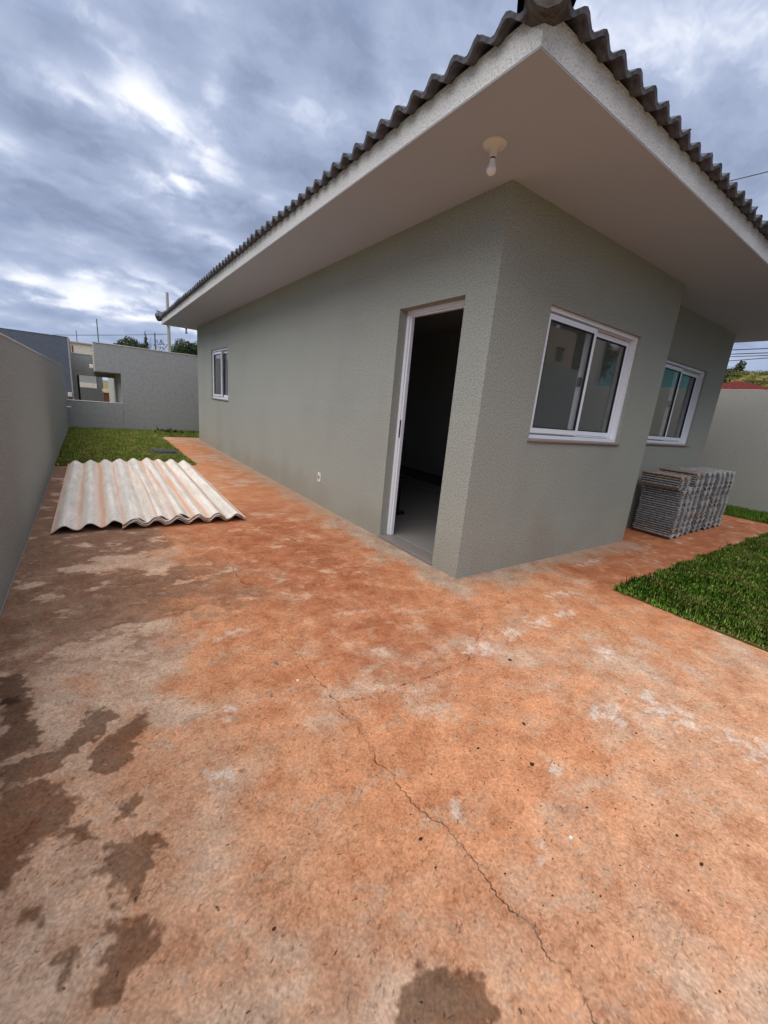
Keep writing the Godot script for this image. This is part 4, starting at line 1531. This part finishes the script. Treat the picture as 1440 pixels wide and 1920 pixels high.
	for q in [["thin grey aerial mast standing behind the car port roof", Vector3(-1.52, 0, -30), 4.77, -0.05, 0.028], ["short thin mast above the pale far house", Vector3(-2.62, 0, -30), 3.95, 0.0, 0.02], ["thin dark pole beside the conifer", Vector3(2.70, 0, -40), 5.5, -0.04, 0.05]]:
		s = begin()
		tube(s, Vector3(0, -0.1, 0), Vector3(q[3], q[2], 0), q[4] * 1.2, q[4], 7)
		var o := put("mast", s, M.dark_wall)
		o.position = q[1]
		tag(o, q[0], "pole", "thin masts behind the houses")
	tree("bare_twig_tree", "sparse leafed little tree by the thin dark pole", Vector3(3.1, 0, -41), 4.5, 0.05,
		[[Vector3(0.3, 4.7, 0), Vector3(0.9, 0.7, 0.4)], [Vector3(-0.6, 4.2, 0), Vector3(0.5, 0.5, 0.3)]], 120, 0.07, 11, Color(0.10, 0.09, 0.07), Color(0.18, 0.15, 0.11))
	cable("thin cable crossing above the pale far house to the masts", Vector3(-14, 3.0, -40), Vector3(3.6, 5.55, -40), 0.20, 0.018)
	cable("lower cable running behind the car port roof", Vector3(-14, 1.9, -40), Vector3(3.6, 4.75, -40), 0.2, 0.014)
	cable("topmost of the cables beyond the right wall", Vector3(25, 5.83, -30), Vector3(25, 5.70, 22), 0.12, 0.022)
	cable("second cable from the top beyond the right wall", Vector3(25, 5.62, -30), Vector3(25, 5.50, 22), 0.12, 0.022)
	cable("third cable from the top beyond the right wall", Vector3(25, 5.48, -30), Vector3(25, 5.40, 22), 0.12, 0.018)
	cable("lowest slanting cable beyond the right wall", Vector3(25, 4.6, -16), Vector3(25, 5.9, 6), 0.05, 0.018)
	cable("single cable against the sky above the right eaves", Vector3(25, 13.9, -10.0), Vector3(25, 13.3, 2.0), 0.10, 0.022)
	# weeds by the neighbour's wall
	var weeds := thing("weed_clump", "clump of leafy weeds at the far edge of the side lawn", "plant", Vector3(-0.55, 0.0, -10.6))
	rng.seed = 70
	var wd := begin()
	for k in 60:
		var a := rng.randf() * TAU
		var at := Vector3(rng.randfn(0, 0.22), 0, rng.randfn(0, 0.15))
		var d := Vector3(cos(a), rng.randf_range(0.3, 1.2), sin(a)).normalized() * rng.randf_range(0.12, 0.26)
		var side := Vector3(-sin(a), 0, cos(a)) * 0.018
		var c := Color(0.05, 0.11, 0.03) * rng.randf_range(0.7, 1.6)
		for v in [at - side * 0.3, at + d * 0.5 + side, at + d, at - side * 0.3, at + d, at + d * 0.5 - side]:
			wd.set_normal(Vector3.UP)
			wd.set_color(c)
			wd.add_vertex(v)
	put("leaves", wd, M.leaf, weeds)

# ------------------------------------------------------------------ scene

func _ready() -> void:
	var cam := Camera3D.new()
	cam.name = "camera"
	cam.position = Vector3(-2.26, 1.2625, 2.0774)
	cam.rotation = Vector3(-0.2517, -0.6281, 0.0926)
	cam.fov = 102.63
	cam.near = 0.02
	cam.far = 900.0
	add_child(cam)
	cam.current = true
	var env := Environment.new()
	var sky := Sky.new()
	var pano := PanoramaSkyMaterial.new()
	pano.panorama = sky_image()
	sky.sky_material = pano
	env.background_mode = Environment.BG_SKY
	env.sky = sky
	env.background_energy_multiplier = 0.49
	env.tonemap_mode = Environment.TONE_MAPPER_LINEAR
	env.tonemap_exposure = 2.75
	env.sdfgi_enabled = true
	env.ssao_enabled = true
	env.ssil_enabled = true
	var we := WorldEnvironment.new()
	we.name = "environment"
	we.environment = env
	add_child(we)
	var sun := DirectionalLight3D.new()
	sun.name = "sun"
	sun.light_energy = 0.48
	sun.light_color = Color(1.0, 0.97, 0.93)
	sun.light_angular_distance = 85.0
	sun.shadow_enabled = true
	add_child(sun)
	sun.look_at_from_position(Vector3(-0.42, 0.82, 0.08) * 50.0, Vector3.ZERO)

	make_materials()
	var gs := begin()
	quad(gs, Vector3(-400, -0.06, 400), Vector3(400, -0.06, 400), Vector3(400, -0.06, -400), Vector3(-400, -0.06, -400))
	struct("ground", gs, M.hill)
	build_paving()
	for r in [["side_lawn_soil", -2.74, -11.35, -0.85, -5.45], ["rear_lawn_soil", -0.85, -11.35, 7.3, -9.85], ["front_lawn_soil", 1.085, 0.70, 7.3, 3.6], ["strip_lawn_soil", 6.43, -9.85, 7.3, 0.70]]:
		var s := begin()
		box(s, Vector3(r[1], -0.05, r[2]), Vector3(r[3], 0.012, r[4]))
		struct(r[0], s, M.soil)
	build_house()
	build_walls()
	build_far()
	grass_patch("front_lawn_grass", "short green grass of the front lawn", 1.085, 0.70, 7.2, 3.5, 5200, 0.034, 0.26, 0.035)
	grass_patch("side_lawn_grass", "short yellowish grass of the side lawn", -2.72, -11.3, -0.85, -5.42, 2000, 0.032, 0.70, 0.04)
	grass_patch("rear_lawn_grass", "strip of grass behind the house", -0.85, -11.3, 2.0, -9.87, 1600, 0.055, 0.5, 0.03)
	grass_patch("strip_lawn_grass", "dark grass strip along the right wall", 6.44, -4.0, 7.28, 0.70, 2600, 0.075, 0.05, 0.03)
	build_sheets()
	build_tile_stack()
	build_small_things()
